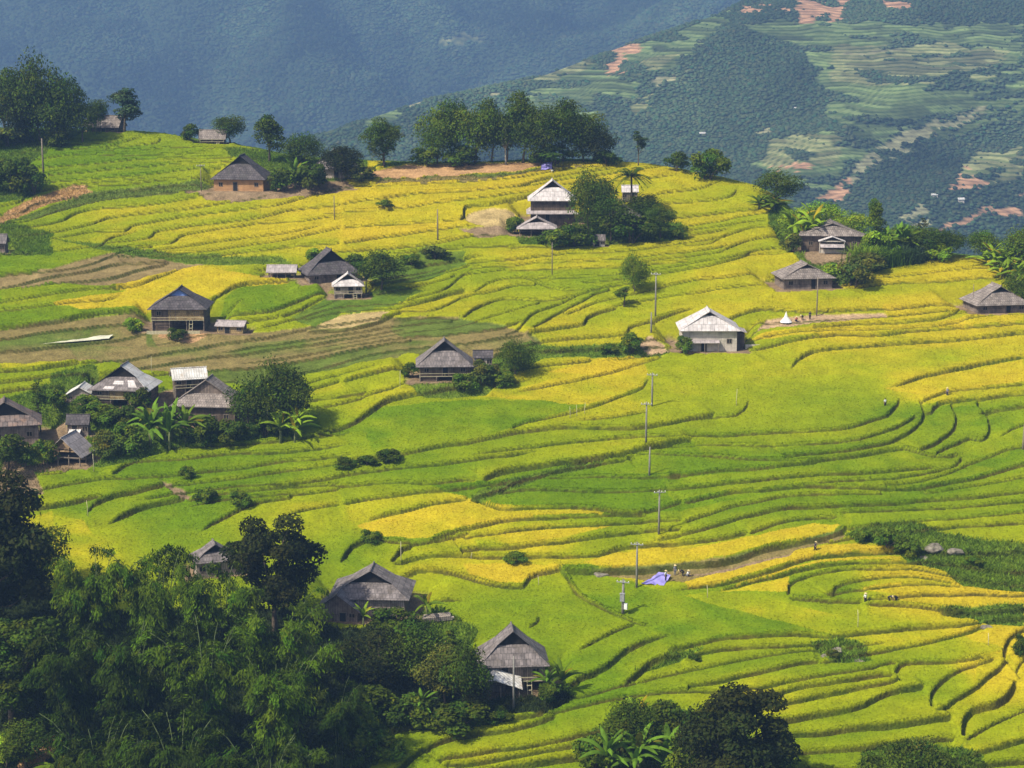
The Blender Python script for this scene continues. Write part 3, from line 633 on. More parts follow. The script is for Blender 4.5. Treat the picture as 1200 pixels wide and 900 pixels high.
# ------------------------------------------------------------------ far mountains across the valley
FOREST = (.048, .074, .032); FIELD = (.125, .165, .058); FIELD2 = (.20, .205, .085); SCAR = (.46, .26, .14); PALE = (.28, .27, .14)
def far_plane(z0, y0, s): return lambda px, py: (lambda d, t: np.array([d[0] * t, d[1] * t]))(ray(px, py), (z0 - s * y0) / (ray(px, py)[2] - s * ray(px, py)[1]))
NB = dict(z0=-215., y0=1500., s=.386); NA = dict(z0=-300., y0=3000., s=.45)
BCREST = [(-200,420),(150,250),(370,152),(430,134),(500,111),(570,97),(640,82),(700,60),(760,38),(840,12),(880,-8),(950,-55),(1050,-110),(1400,-170)]
ACREST = [(-600,-150),(0,-115),(400,-150),(800,-110),(1300,-160),(1900,-140)]
_fb = far_plane(NB['z0'], NB['y0'], NB['s']); _fa = far_plane(NA['z0'], NA['y0'], NA['s'])
_bc = np.array([_fb(*p) for p in BCREST]); _ac = np.array([_fa(*p) for p in ACREST])
SPURS = [(38., 60., [(930,260),(960,236),(1000,205),(1040,172),(1075,150),(1110,136),(1150,128),(1230,116)]), (26., 45., [(1060,300),(1110,272),(1150,250),(1185,236),(1260,215)]),
         (22., 60., [(560,190),(640,150),(700,125),(760,95),(800,60),(860,20)]), (20., 70., [(800,200),(850,165),(900,130),(980,80),(1050,40)])]
_sp = [(h, wd, np.array([_fb(*p) for p in pts])) for h, wd, pts in SPURS]
def seg_dist(x, y, q):
    best = np.full(x.shape, 1e18)
    for i in range(len(q) - 1):
        a = q[i]; d = q[i + 1] - a; t = np.clip(((x - a[0]) * d[0] + (y - a[1]) * d[1]) / (d @ d), 0, 1)
        best = np.minimum(best, (x - a[0] - t * d[0]) ** 2 + (y - a[1] - t * d[1]) ** 2)
    return np.sqrt(best)
def h_near(x, y):
    x = np.asarray(x, float); y = np.asarray(y, float)
    z = NB['z0'] + NB['s'] * (y - NB['y0'])
    yc = np.interp(x, _bc[:, 0], _bc[:, 1])
    f = sstep(yc - 10, yc - 140, y)
    z = z + f * (16 * fbm(x / 190 + 2, y / 240, 201, 3) + 3.0 * fbm(x / 45, y / 55, 202, 3))
    for h, wd, q in _sp:
        z = z + f * h * np.exp(-(seg_dist(x, y, q) / wd) ** 1.5)
    t = np.clip(y - yc + 25, 0, None); t1 = np.clip(t, 0, 150)
    z = z - .0075 * t1 * t1 - np.clip(t - 150, 0, None) * 1.9
    return np.maximum(z, -330.0 + 2 * vnoise(x / 90, y / 90, 203))
def h_high(x, y):
    x = np.asarray(x, float); y = np.asarray(y, float)
    z = NA['z0'] + NA['s'] * (y - NA['y0'])
    yc = np.interp(x, _ac[:, 0], _ac[:, 1])
    f = sstep(yc, yc - 200, y)
    g = np.abs(fbm(x / 360 + 0.45 * y / 360, y / 800, 211, 3))
    z = z + f * (-190 * (0.35 - g) + 45 * fbm(x / 160, y / 260, 212, 4))
    t = np.clip(y - yc + 40, 0, None)
    z = z - .0022 * np.clip(t, 0, 300) ** 2 - np.clip(t - 300, 0, None) * 1.3
    return np.maximum(z, -640.0)
# fields, pale paths and red earth: (what, polygon)
FP = [('f',[(370,155),(400,136),(440,128),(470,122),(465,138),(430,148),(390,158)]),('p',[(452,127),(480,117),(520,108),(560,98),(580,90),(585,94),(540,106),(500,117),(470,126)]),('p',[(570,112),(600,102),(606,106),(580,116)]),
 ('f',[(600,120),(660,90),(720,60),(790,40),(850,10),(870,20),(800,70),(740,110),(690,150),(640,160)]),('f2',[(620,92),(665,76),(690,70),(690,78),(650,92)]),('s',[(700,56),(755,52),(756,62),(725,66),(735,84),(712,88),(706,78),(718,66)]),('s',[(660,57),(685,52),(688,60),(670,62)]),
 ('f2',[(755,70),(800,62),(780,78),(750,90),(738,92)]),('f2',[(740,120),(775,102),(765,125),(745,135)]),('f',[(850,20),(1200,30),(1200,118),(1150,126),(1110,134),(1070,150),(1035,170),(1000,200),(960,225),(900,215),(890,190),(950,160),(968,120),(965,80),(940,60)]),
 ('f2',[(975,55),(1100,48),(1180,60),(1170,90),(1060,100),(980,95)]),('f2',[(900,165),(960,155),(1010,160),(980,190),(900,195)]),('s',[(862,3),(900,2),(925,6),(925,12),(880,14),(862,12)]),('s',[(935,-2),(990,0),(994,20),(970,28),(940,22)]),('s',[(1032,-4),(1070,-2),(1072,10),(1040,14)]),
 ('s',[(900,185),(930,188),(955,196),(950,200),(905,200)]),('p',[(978,60),(1050,57),(1052,60),(980,63)]),('p',[(882,155),(908,150),(900,156),(884,158)]),('p',[(955,232),(990,210),(1020,182),(1055,160),(1085,148),(1120,135),(1160,124),(1165,130),(1120,146),(1090,160),(1060,178),(1025,196),(1000,215),(975,225)]),
 ('f',[(1090,150),(1150,130),(1200,120),(1200,135),(1140,148),(1100,165)]),('s',[(952,236),(975,215),(1000,205),(996,225),(975,238)]),('f2',[(1115,210),(1145,176),(1200,174),(1200,205),(1170,212),(1150,218)]),('s',[(1115,208),(1132,198),(1140,212),(1160,216),(1150,222),(1118,220)]),
 ('s',[(1098,270),(1120,262),(1150,250),(1175,238),(1188,244),(1190,256),(1160,252),(1130,266),(1110,272)]),('s',[(1190,228),(1215,222),(1215,236),(1195,236)]),('p',[(1056,250),(1085,240),(1098,262),(1070,268)]),('p',[(770,95),(800,80),(812,78),(800,90),(775,102)])]
FPA = [('f',[(486,21),(520,14),(534,20),(500,27)]),('p',[(512,19),(528,18),(528,21),(512,21)]),('f2',[(524,44),(555,40),(570,46),(535,54)]),('f',[(500,48),(520,46),(518,49)])]

def far_mesh(name, hf, xs, ys, patches, forest_gap, seed, crown_r, ymax=None):
    nx, ny = len(xs), len(ys)
    X = np.tile(xs, ny).astype(float); Y = np.repeat(ys, nx).astype(float)
    Z = hf(X, Y); pu, pv = project(X, Y, Z)
    rg = np.random.default_rng(seed)
    ju = pu + 9 * vnoise(X / 26, Y / 30, seed) + 5 * vnoise(X / 9, Y / 9, seed + 1); jv = pv + 4 * vnoise(X / 22, Y / 40, seed + 2) + 2.4 * vnoise(X / 8, Y / 12, seed + 3)
    col = np.tile(np.array(FOREST) * .9, (len(X), 1)); cl = np.zeros(len(X), int)
    for k, (c, poly) in enumerate(patches):
        m = inpoly(ju, jv, poly)
        if c in ('f', 'f2'):
            m = m & (fbm(X[...] / 48, Z / 8, seed + 4, 5) > (-.17 if c == 'f' else -.3))
            base = np.array(FIELD if c == 'f' else FIELD2)
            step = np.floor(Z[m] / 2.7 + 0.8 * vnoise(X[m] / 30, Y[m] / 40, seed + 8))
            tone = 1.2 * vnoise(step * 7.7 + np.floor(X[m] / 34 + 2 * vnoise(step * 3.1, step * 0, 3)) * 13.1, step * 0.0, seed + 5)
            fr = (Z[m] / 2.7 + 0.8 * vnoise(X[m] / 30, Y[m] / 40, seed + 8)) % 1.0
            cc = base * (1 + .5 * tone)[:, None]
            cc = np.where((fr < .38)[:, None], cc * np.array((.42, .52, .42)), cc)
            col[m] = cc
        else:
            m = m & (fbm(X / 16, Z / 4.5, seed + 14, 4) > -.2)
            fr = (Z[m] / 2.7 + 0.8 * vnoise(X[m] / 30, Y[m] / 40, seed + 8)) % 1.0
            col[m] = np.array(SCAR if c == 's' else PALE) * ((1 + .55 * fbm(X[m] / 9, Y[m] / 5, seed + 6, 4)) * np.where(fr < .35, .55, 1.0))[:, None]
        cl[m] = 1
    i = np.arange(nx * ny).reshape(ny, nx)
    q = np.stack([i[:-1, :-1], i[:-1, 1:], i[1:, 1:], i[1:, :-1]], -1).reshape(-1, 4)
    o = add_obj(name, np_mesh(name, np.stack([X, Y, Z], 1), quads=q, col=col, smooth=True), M['far']); lab(o, kind='structure')
    # woodland crowns wherever no field or bare earth lies
    gx = np.arange(xs[0], xs[-1], forest_gap); gy = np.arange(ys[0], ys[-1], forest_gap)
    FX, FY = np.meshgrid(gx, gy); FX = FX.ravel() + rg.uniform(-.5, .5, FX.size) * forest_gap; FY = FY.ravel() + rg.uniform(-.5, .5, FY.size) * forest_gap
    FZ = hf(FX, FY); u, v = project(FX, FY, FZ)
    ix = np.clip(np.searchsorted(xs, FX), 0, nx - 1); iy = np.clip(np.searchsorted(ys, FY), 0, ny - 1)
    free = cl[iy * nx + ix] == 0
    sparse = rg.random(len(FX)) < .09 * (fbm(FX / 40, FY / 50, seed + 12, 3) + .35).clip(0, 1) * (v < 300)
    keep = (free | sparse) & (u > -220) & (u < 1560) & (v < 400) & (v > -60)
    if ymax is not None: keep &= FY < ymax(FX)
    FX, FY, FZ = FX[keep], FY[keep], FZ[keep]
    n = len(FX)
    r = crown_r * rg.uniform(.55, 1.6, n) * np.where(sparse[keep] & ~free[keep], .55, 1); hgt = r * rg.uniform(.55, 1.3, n)
    k = 6; ang = np.arange(k) / k * 2 * np.pi
    rot = rg.random(n) * 6.28
    def ring(rr, zz): 
        a = ang[None] + rot[:, None]; j = rg.uniform(.7, 1.25, (n, k))
        return np.stack([FX[:, None] + np.cos(a) * rr[:, None] * j, FY[:, None] + np.sin(a) * rr[:, None] * j, FZ[:, None] + zz[:, None] * rg.uniform(.85, 1.1, (n, k))], -1)
    low = ring(r, hgt * .15); mid = ring(r * .85, hgt * .65); top = np.stack([FX + rg.normal(0, .15, n) * r, FY, FZ + hgt], -1)[:, None]
    V = np.concatenate([low, mid, top], 1)
    j = np.arange(k); jn = (j + 1) % k; off = (np.arange(n) * 13)[:, None, None]
    qd = np.stack([j, jn, jn + k, j + k], -1)[None] + off; td = np.stack([j + k, jn + k, np.full(k, 12)], -1)[None] + off
    big = fbm(FX / 120, FY / 160, seed + 7, 3)
    c = np.array(FOREST)[None] * (1 + .24 * rg.normal(0, .5, n) + (.9 if seed < 400 else 1.3) * big).clip(.35, 2.2)[:, None]
    c[:, 0] *= 1 + .25 * rg.normal(0, .6, n)
    return np_mesh(name + '_wood', V.reshape(-1, 3), quads=qd.reshape(-1, 4), tris=td.reshape(-1, 3), col=np.repeat(c.clip(.004, .3), 13, axis=0), smooth=True)

def build_far():
    me = far_mesh('near_mountain', h_near, np.arange(-900, 1300, 3.6), np.concatenate([np.arange(880, 1240, 4.0), np.arange(1240, 2020, 1.25), np.arange(2020, 2320, 5.0)]), FP, 2.9, 301, 1.6)
    lab(add_obj('valley_forest', me, M['farforest']), 'dark green woodland patches between terraced fields across the valley', 'forest', kind='stuff')
    me = far_mesh('high_mountain', h_high, np.arange(-1700, 1900, 9.0), np.arange(2300, 4560, 8.0), FPA, 5.4, 401, 3.2)
    lab(add_obj('mountain_forest', me, M['farforest']), 'blue hazy forest covering the high mountain face behind', 'forest', kind='stuff')
    g = np.array([(-4500, -700, -650), (4500, -700, -650), (4500, 5600, -650), (-4500, 5600, -650)], float)
    lab(add_obj('valley_ground', np_mesh('valley_ground', g, quads=[(0, 1, 2, 3)], col=np.tile(np.array(FOREST), (4, 1))), M['far']), kind='structure')

def build_haze():
    bm = bmesh.new(); bmesh.ops.create_cube(bm, size=1.0)
    me = bpy.data.meshes.new('haze'); bm.to_mesh(me); bm.free()
    for v in me.vertices:
        v.co = ((v.co.x) * 9040, (v.co.y + .5) * 6360 - 730, (v.co.z + .5) * (HAZE_TOP + 651.5) - 651.5)
    m = bpy.data.materials.new('haze_air'); m.use_nodes = True; nt = m.node_tree
    nt.nodes.remove(nt.nodes['Principled BSDF'])
    pv = nt.nodes.new('ShaderNodeVolumePrincipled'); pv.inputs['Color'].default_value = (*HAZE_COL, 1); pv.inputs['Density'].default_value = HAZE_D
    pv.inputs['Anisotropy'].default_value = 0.0
    nt.links.new(pv.outputs[0], nt.nodes['Material Output'].inputs['Volume'])
    o = add_obj('haze', me, m); lab(o, 'thin blue valley haze filling the air', 'haze', kind='stuff')
HAZE_TOP = 330.0; HAZE_D = 0.00025; HAZE_COL = (.21, .37, .68)
# ------------------------------------------------------------------ geometry gatherers
class MB:
    """collects shapes into one mesh, with a UV map in metres"""
    def __init__(s): s.v = []; s.f = []
    def poly(s, pts):
        b = len(s.v); s.v += [tuple(p) for p in pts]; s.f.append(tuple(range(b, b + len(pts)))); return s
    def box(s, x0, x1, y0, y1, z0, z1, M4=None):
        c = [Vector(p) for p in ((x0,y0,z0),(x1,y0,z0),(x1,y1,z0),(x0,y1,z0),(x0,y0,z1),(x1,y0,z1),(x1,y1,z1),(x0,y1,z1))]
        if M4 is not None: c = [M4 @ p for p in c]
        b = len(s.v); s.v += [tuple(p) for p in c]
        for f in ((3,2,1,0),(4,5,6,7),(0,1,5,4),(1,2,6,5),(2,3,7,6),(3,0,4,7)): s.f.append(tuple(b + i for i in f))
        return s
    def tube(s, pts, rad, n=6, cap=True):
        pts = [Vector(p) for p in pts]; b = len(s.v)
        for i, p in enumerate(pts):
            d = (pts[min(i + 1, len(pts) - 1)] - pts[max(i - 1, 0)]).normalized()
            a = d.orthogonal().normalized() if i == 0 else (a - d * a.dot(d)).normalized()
            c = d.cross(a); r = rad[i] if hasattr(rad, '__len__') else rad
            for k in range(n):
                t = 2 * math.pi * k / n; s.v.append(tuple(p + (a * math.cos(t) + c * math.sin(t)) * r))
        for i in range(len(pts) - 1):
            for k in range(n):
                s.f.append((b + i * n + k, b + i * n + (k + 1) % n, b + (i + 1) * n + (k + 1) % n, b + (i + 1) * n + k))
        if cap:
            s.f.append(tuple(b + k for k in reversed(range(n)))); e = b + (len(pts) - 1) * n; s.f.append(tuple(e + k for k in range(n)))
        return s
    def shell(s, polys, t):
        """several faces sharing edges, thickened downwards"""
        key = {}; idx = []; top = []
        for p in polys:
            ids = []
            for q in p:
                k = tuple(round(c, 3) for c in q)
                if k not in key: key[k] = len(top); top.append(q)
                ids.append(key[k])
            idx.append(ids)
        b = len(s.v); n = len(top)
        s.v += [tuple(q) for q in top] + [(q[0], q[1], q[2] - t) for q in top]
        edges = {}
        for ids in idx:
            s.f.append(tuple(b + i for i in ids)); s.f.append(tuple(b + n + i for i in reversed(ids)))
            for k in range(len(ids)): edges[(ids[k], ids[(k + 1) % len(ids)])] = 1
        for (i, j) in edges:
            if (j, i) not in edges: s.f.append((b + j, b + i, b + n + i, b + n + j))
        return s
    def build(s, name, mat, parent=None, smooth=False, loc=None):
        me = bpy.data.meshes.new(name); me.from_pydata(s.v, [], s.f); me.update()
        uv = me.uv_layers.new(name='UVMap')
        for p in me.polygons:
            n = p.normal; hx = Vector((0, 0, 1)).cross(n)
            hx = Vector((1, 0, 0)) if hx.length < 1e-4 else hx.normalized()
            vx = n.cross(hx)
            for li in p.loop_indices:
                c = me.vertices[me.loops[li].vertex_index].co
                uv.data[li].uv = (c.dot(hx) + 50, c.dot(vx) + 50)
            p.use_smooth = smooth
        return add_obj(name, me, mat, parent, loc)

# ------------------------------------------------------------------ plants
def leaf_quads(c, d, n, L, W, col):
    d = d / (np.linalg.norm(d, axis=1)[:, None] + 1e-9)
    s = np.cross(d, n); s /= (np.linalg.norm(s, axis=1)[:, None] + 1e-9)
    L = np.asarray(L).reshape(-1, 1); W = np.asarray(W).reshape(-1, 1)
    P = np.stack([c - d * L * .5, c + s * W * .5 + d * L * .05, c + d * L * .5, c - s * W * .5 + d * L * .05], 1).reshape(-1, 3)
    return P, np.repeat(col, 4, axis=0)
def leaf_mesh(name, P, col):
    return np_mesh(name, P, quads=np.arange(len(P)).reshape(-1, 4), col=col)
def unit(rg, n):
    v = rg.normal(0, 1, (n, 3)); return v / np.linalg.norm(v, axis=1)[:, None]

def broad_crown(rg, H, W, nc, nl, leaf, base=.28, top=1.0, cone=0.0, cr=.24, droop=.3):
    C = []; 
    while len(C) < nc:
        p = unit(rg, 1)[0] * rg.uniform(.35, 1.0) ** .6
        z = (p[2] + 1) / 2
        wz = (1 - cone * z) * rg.uniform(.85, 1.12)
        q = np.array([p[0] * W * .42 * wz, p[1] * W * .42 * wz, H * (base + (top - base) * (.08 + .84 * z))])
        if p[2] < -.5 and rg.random() < .6: continue
        C.append(q)
    C = np.array(C); R = W * cr * rg.uniform(.6, 1.3, nc) * (1 - .4 * cone * (C[:, 2] / H))
    R = np.minimum(R, H * .3)
    tone = rg.uniform(.68, 1.4, nc); warm = rg.normal(0, .12, nc)
    k = rg.choice(nc, nl, p=R ** 2 / (R ** 2).sum())
    d = unit(rg, nl); d[:, 2] = np.where((d[:, 2] < 0) & (rg.random(nl) < .6), -d[:, 2], d[:, 2])
    pos = C[k] + d * (R[k] * (.45 + .6 * rg.random(nl) ** .6))[:, None] * np.array((1, 1, .78))
    nr = d * .6 + unit(rg, nl) * .55 + np.array((0, 0, .45)); nr /= np.linalg.norm(nr, axis=1)[:, None]
    ax = np.cross(nr, unit(rg, nl)); ax[:, 2] -= droop
    t = tone[k] * rg.uniform(.7, 1.3, nl)
    col = np.stack([t * (1 + warm[k] + .1 * rg.normal(0, 1, nl)), t, t * (1 - warm[k])], 1).clip(.2, 2.4)
    l = leaf * rg.uniform(.65, 1.35, nl)
    P, c = leaf_quads(pos, ax, nr, l, l * .55, col)
    return P, c, C

def trunk_mesh(rg, H, W, C, r0, base, nlimb=7, lean=.04):
    m = MB(); top = C[np.argmax(C[:, 2])]
    bx, by = rg.normal(0, lean * H, 2)
    fork = H * max(base * 1.1, .3)
    main = [(0, 0, -0.9), (bx * .1, by * .1, H * .1), (bx * .4, by * .4, fork * .6), (bx * .6, by * .6, fork), (top[0] * .6 + bx * .3, top[1] * .6 + by * .3, H * .7), (top[0], top[1], top[2])]
    m.tube(main, [r0 * 1.35, r0, r0 * .85, r0 * .7, r0 * .4, r0 * .12], 7)
    for i in rg.choice(len(C), min(nlimb, len(C)), replace=False):
        c = C[i]; z0 = min(fork * rg.uniform(.75, 1.1), c[2] * .85); f = z0 / H
        s = Vector((bx * .6 * min(1, f / (fork / H)), by * .6 * min(1, f / (fork / H)), z0)); e = Vector(c); mid = s.lerp(e, .5) + Vector((0, 0, -.04 * H))
        m.tube([s, mid, e], [r0 * .42, r0 * .28, r0 * .08], 5)
    return m

VAR = {}
def variant(key, fn):
    if key not in VAR: VAR[key] = fn()
    return VAR[key]
# every plant is drawn in a unit size (H, W) and scaled where it stands
def v_broad(seed, H=10, W=9, nc=26, nl=6000, leaf=.42, base=.22, cone=0, cr=.22, r0=.22, bark='bark', droop=.3):
    def f():
        rg = np.random.default_rng(seed)
        P, c, C = broad_crown(rg, H, W, nc, nl, leaf, base=base, cone=cone, cr=cr, droop=droop)
        t = trunk_mesh(rg, H, W, C, r0, base)
        return H, W, [('crown', leaf_mesh('crown', P, c), None), ('trunk', t, bark)]
    return f
def v_shrub(seed, H=3, W=4, nl=2200, leaf=.34):
    def f():
        rg = np.random.default_rng(seed)
        P, c, C = broad_crown(rg, H, W, 14, nl, leaf, base=.02, cr=.22)
        m = MB()
        for i in rg.choice(len(C), 6, replace=False):
            e = Vector(C[i]); m.tube([(rg.normal(0, .12), rg.normal(0, .12), -.6), (e.x * .35, e.y * .35, e.z * .5), tuple(e)], [.06, .045, .015], 5)
        return H, W, [('crown', leaf_mesh('crown', P, c), None), ('stem', m, 'bark')]
    return f
def v_bamboo(seed, H=14, W=10, nculm=13, nspray=170, per=84):
    def f():
        rg = np.random.default_rng(seed); parts = []; LP, LD, LNr, LC, LL = [], [], [], [], []
        paths = []
        for k in range(nculm):
            a = rg.random() * 6.28; b = rg.uniform(.1, .85); hh = H * rg.uniform(.72, 1.0); out = W * .5 * rg.uniform(.35, 1.0) * b ** .3
            p0 = np.array([math.cos(a) * b * .8, math.sin(a) * b * .8, -.8]); dirv = np.array([math.cos(a), math.sin(a), 0])
            pts = []
            for t in np.linspace(0, 1, 9):
                arch = t ** 2.4
                pts.append(p0 + dirv * out * arch * .9 + np.array([0, 0, (hh + .8) * (t - .18 * t ** 4)]))
            paths.append((np.array(pts), dirv))
            parts.append(('culm', MB().tube(pts, list(np.linspace(.075, .02, 9)), 5), 'culm'))
        for k in range(nspray):
            pts, dirv = paths[rg.integers(nculm)]; t = rg.uniform(.22, 1.0) ** .8 * 8; i = min(int(t), 7); p = pts[i] + (pts[i + 1] - pts[i]) * (t - i)
            az = rg.random() * 6.28; br = np.array([math.cos(az), math.sin(az), .15]) * .6 + dirv * .7 * (t / 8); br /= np.linalg.norm(br)
            ln = rg.uniform(.9, 2.1); n = per; s = rg.random(n) ** .7
            pos = p + br * (ln * s)[:, None] + np.array([0, 0, -1.0]) * (ln * .62 * s ** 2)[:, None] + rg.normal(0, .12 + .06 * ln, (n, 3)) * np.array((1, 1, .7))
            d = br * .55 + np.array([0, 0, -.95]) * (.25 + .75 * s)[:, None] + unit(rg, n) * .55
            nr = unit(rg, n) * .5 + np.array([0, 0, 1.]) + br * .4
            tone = rg.uniform(.55, 1.6)
            tt = tone * rg.uniform(.7, 1.3, n)
            LP.append(pos); LD.append(d); LNr.append(nr); LC.append(np.stack([tt * (1 + .25 * rg.normal(0, .5)), tt, tt * .9], 1).clip(.15, 2.5)); LL.append(rg.uniform(.28, .55, n))
        L = np.concatenate(LL); P, c = leaf_quads(np.concatenate(LP), np.concatenate(LD), np.concatenate(LNr), L, L * .24, np.concatenate(LC))
        return H, W, [('crown', leaf_mesh('crown', P, c), None)] + parts
    return f
def v_banana(seed, H=5, W=5, nstem=1, nleaf=10, lw=.62):
    def f():
        rg = np.random.default_rng(seed); V, Q, Cc = [], [], []; parts = []
        for s in range(nstem):
            bx, by = (0, 0) if nstem == 1 else rg.uniform(-.24, .24, 2) * W
            hs = H * rg.uniform(.24, .42) * (1 if s == 0 else .85)
            parts.append(('stem', MB().tube([(bx, by, -.6), (bx * 1.02, by, hs * .5), (bx * 1.05, by * 1.05, hs)], [.17, .14, .08], 7), 'bananastem'))
            for k in range(nleaf):
                az = k * 2.399 + rg.uniform(-.4, .4); el = math.radians(rg.uniform(28, 84) if k > 1 else 82); ln = H * rg.uniform(.52, .72); n = 9
                d = np.array([math.cos(az), math.sin(az), 0]); sd = np.array([-math.sin(az), math.cos(az), 0]); t = np.linspace(0, 1, n)
                hor = ln * math.cos(el) * t + ln * .30 * t ** 2; ver = ln * math.sin(el) * t - ln * (.30 + .35 * math.cos(el)) * t ** 2.3
                mid = np.array([bx, by, hs]) + d * hor[:, None] + np.array([0, 0, 1]) * ver[:, None]
                wd = lw * np.clip(np.sin(np.pi * np.clip(t * .93 + .07, 0, 1)) ** .55, .04, 1) * rg.uniform(.8, 1.15) * (H / 5)
                wd[0] = .04; jag = 1 + rg.uniform(-.22, .1, n)
                tone = rg.uniform(.7, 1.35)
                if rg.random() < .12: tone = np.array([2.2, 1.15, .9]) * .8
                b = len(V)
                for i in range(n):
                    sag = np.array([0, 0, -.28 * wd[i]])
                    V += [mid[i] + sd * wd[i] * .5 * jag[i] + sag, mid[i] + np.array([0, 0, .02]), mid[i] - sd * wd[i] * .5 * jag[i] + sag]
                    e = np.ones(3) * tone * (1 + .12 * rg.normal()); Cc += [e * .95, e * 1.15, e * .95]
                for i in range(n - 1):
                    Q += [(b + 3 * i, b + 3 * i + 1, b + 3 * i + 4, b + 3 * i + 3), (b + 3 * i + 1, b + 3 * i + 2, b + 3 * i + 5, b + 3 * i + 4)]
        return H, W, [('crown', np_mesh('crown', np.array(V), quads=Q, col=np.array(Cc).clip(.1, 3)), None)] + parts
    return f
def v_palm(seed, H=9, W=5):
    def f():
        rg = np.random.default_rng(seed); LP, LD, LNr = [], [], []
        for k in range(26):
            az = k * 2.399; el = math.radians(rg.uniform(-25, 75)); ln = W * rg.uniform(.42, .6); t = np.linspace(.08, 1, 34)
            d = np.array([math.cos(az), math.sin(az), 0]); sd = np.array([-math.sin(az), math.cos(az), 0])
            mid = np.array([.2, 0, H * .84]) + d * (ln * math.cos(el) * t)[:, None] + np.array([0, 0, 1.]) * (ln * (math.sin(el) * t - .5 * t ** 2.2))[:, None]
            for sgn in (-1, 1):
                dd = sd * sgn + d * .5 + np.array([0, 0, -.25]); LP.append(mid + dd * .3); LD.append(np.tile(dd, (34, 1)) + rg.normal(0, .15, (34, 3))); LNr.append(np.tile(np.array([0, 0, 1.]) + sd * sgn * .3, (34, 1)))
        P = np.concatenate(LP); n = len(P); t = rg.uniform(.7, 1.35, n)
        Pq, c = leaf_quads(P, np.concatenate(LD), np.concatenate(LNr), rg.uniform(.55, .85, n), .13 * np.ones(n), np.stack([t, t, t], 1))
        return H, W, [('crown', leaf_mesh('crown', Pq, c), None), ('trunk', MB().tube([(0, 0, -.8), (.05, 0, H * .3), (.15, 0, H * .6), (.2, 0, H * .85)], [.2, .15, .13, .12], 8), 'bark')]
    return f
def v_reed(seed, H=3, W=5):
    def f():
        rg = np.random.default_rng(seed); n = 520; b = rg.normal(0, W * .22, (n, 2)); V, Q, Cc = [], [], []
        for i in range(n):
            az = rg.random() * 6.28; ln = H * rg.uniform(.6, 1.15); d = np.array([math.cos(az), math.sin(az)]); lean = rg.uniform(.35, 1.25); s = np.array([-d[1], d[0]]) * .05; k0 = len(V); tn = rg.uniform(.6, 1.4)
            for t, wv in ((0, 1), (.5, 1.1), (.85, .7), (1, .1)):
                h = b[i] + d * ln * lean * t ** 2; z = ln * (t - .38 * lean * t ** 3)
                V += [(*(h + s * wv), z - .2), (*(h - s * wv), z - .2)]; Cc += [(tn, tn, tn)] * 2
            Q += [(k0 + 2 * j, k0 + 2 * j + 1, k0 + 2 * j + 3, k0 + 2 * j + 2) for j in range(3)]
        return H, W, [('crown', np_mesh('crown', np.array(V), quads=Q, col=np.array(Cc)), None)]
    return f
def v_bare(seed, H=8, W=4):
    def f():
        rg = np.random.default_rng(seed); P, c, C = broad_crown(rg, H, W, 16, 500, .3, base=.35, cr=.14)
        return H, W, [('crown', leaf_mesh('crown', P, c), None), ('trunk', trunk_mesh(rg, H, W, C, .17, .35, 14), 'palebark')]
    return f
KIND = {}
for i in range(5): KIND['broad%d' % i] = v_broad(100 + i, nc=38 + 3 * i, base=(.03, .09, .05, .12, .02)[i], W=(9, 8, 9, 8.5, 10)[i])
for i in range(3): KIND['big%d' % i] = v_broad(140 + i, H=17, W=13, nc=34, nl=15000, leaf=.52, base=.04, cr=.145, r0=.38)
for i in range(2): KIND['cone%d' % i] = v_broad(120 + i, H=10, W=5, nc=22, nl=3400, leaf=.36, base=.12, cone=.75, cr=.26, r0=.16, droop=.7)
for i in range(2): KIND['slender%d' % i] = v_broad(130 + i, H=9, W=3, nc=13, nl=1000, leaf=.34, base=.3, cone=.2, cr=.22, r0=.10)
KIND['round0'] = v_broad(150, H=9, W=8.4, nc=40, nl=7500, leaf=.34, base=.12, cr=.17)
for i in range(4): KIND['shrub%d' % i] = v_shrub(160 + i, H=(3, 3.4, 2.6, 3)[i])
for i in range(4): KIND['bamboo%d' % i] = v_bamboo(170 + i)
for i in range(3): KIND['banana%d' % i] = v_banana(180 + i, nleaf=(10, 12, 9)[i])
for i in range(2): KIND['grove%d' % i] = v_banana(190 + i, H=5.5, W=7, nstem=5, nleaf=9)
KIND['palm0'] = v_palm(200); KIND['reed0'] = v_reed(210); KIND['reed1'] = v_reed(211); KIND['bare0'] = v_bare(220)
KIND['fern0'] = v_broad(230, H=6, W=10, nc=26, nl=5200, leaf=.34, base=.3, cr=.15, r0=.14)
NAMES = dict(broad='broadleaf_tree', big='tall_tree', cone='ragged_tree', slender='slender_tree', round='round_tree', shrub='shrub', bamboo='bamboo_clump', banana='banana_plant', grove='banana_clump',
             palm='palm_tree', reed='reed_clump', bare='pale_trunk_tree', fern='feathery_tree')
CATS = dict(broad='tree', big='tree', cone='tree', slender='tree', round='tree', shrub='shrub', bamboo='bamboo', banana='banana plant', grove='banana plant', palm='palm', reed='reeds', bare='tree', fern='tree')
_rp = random.Random(77)
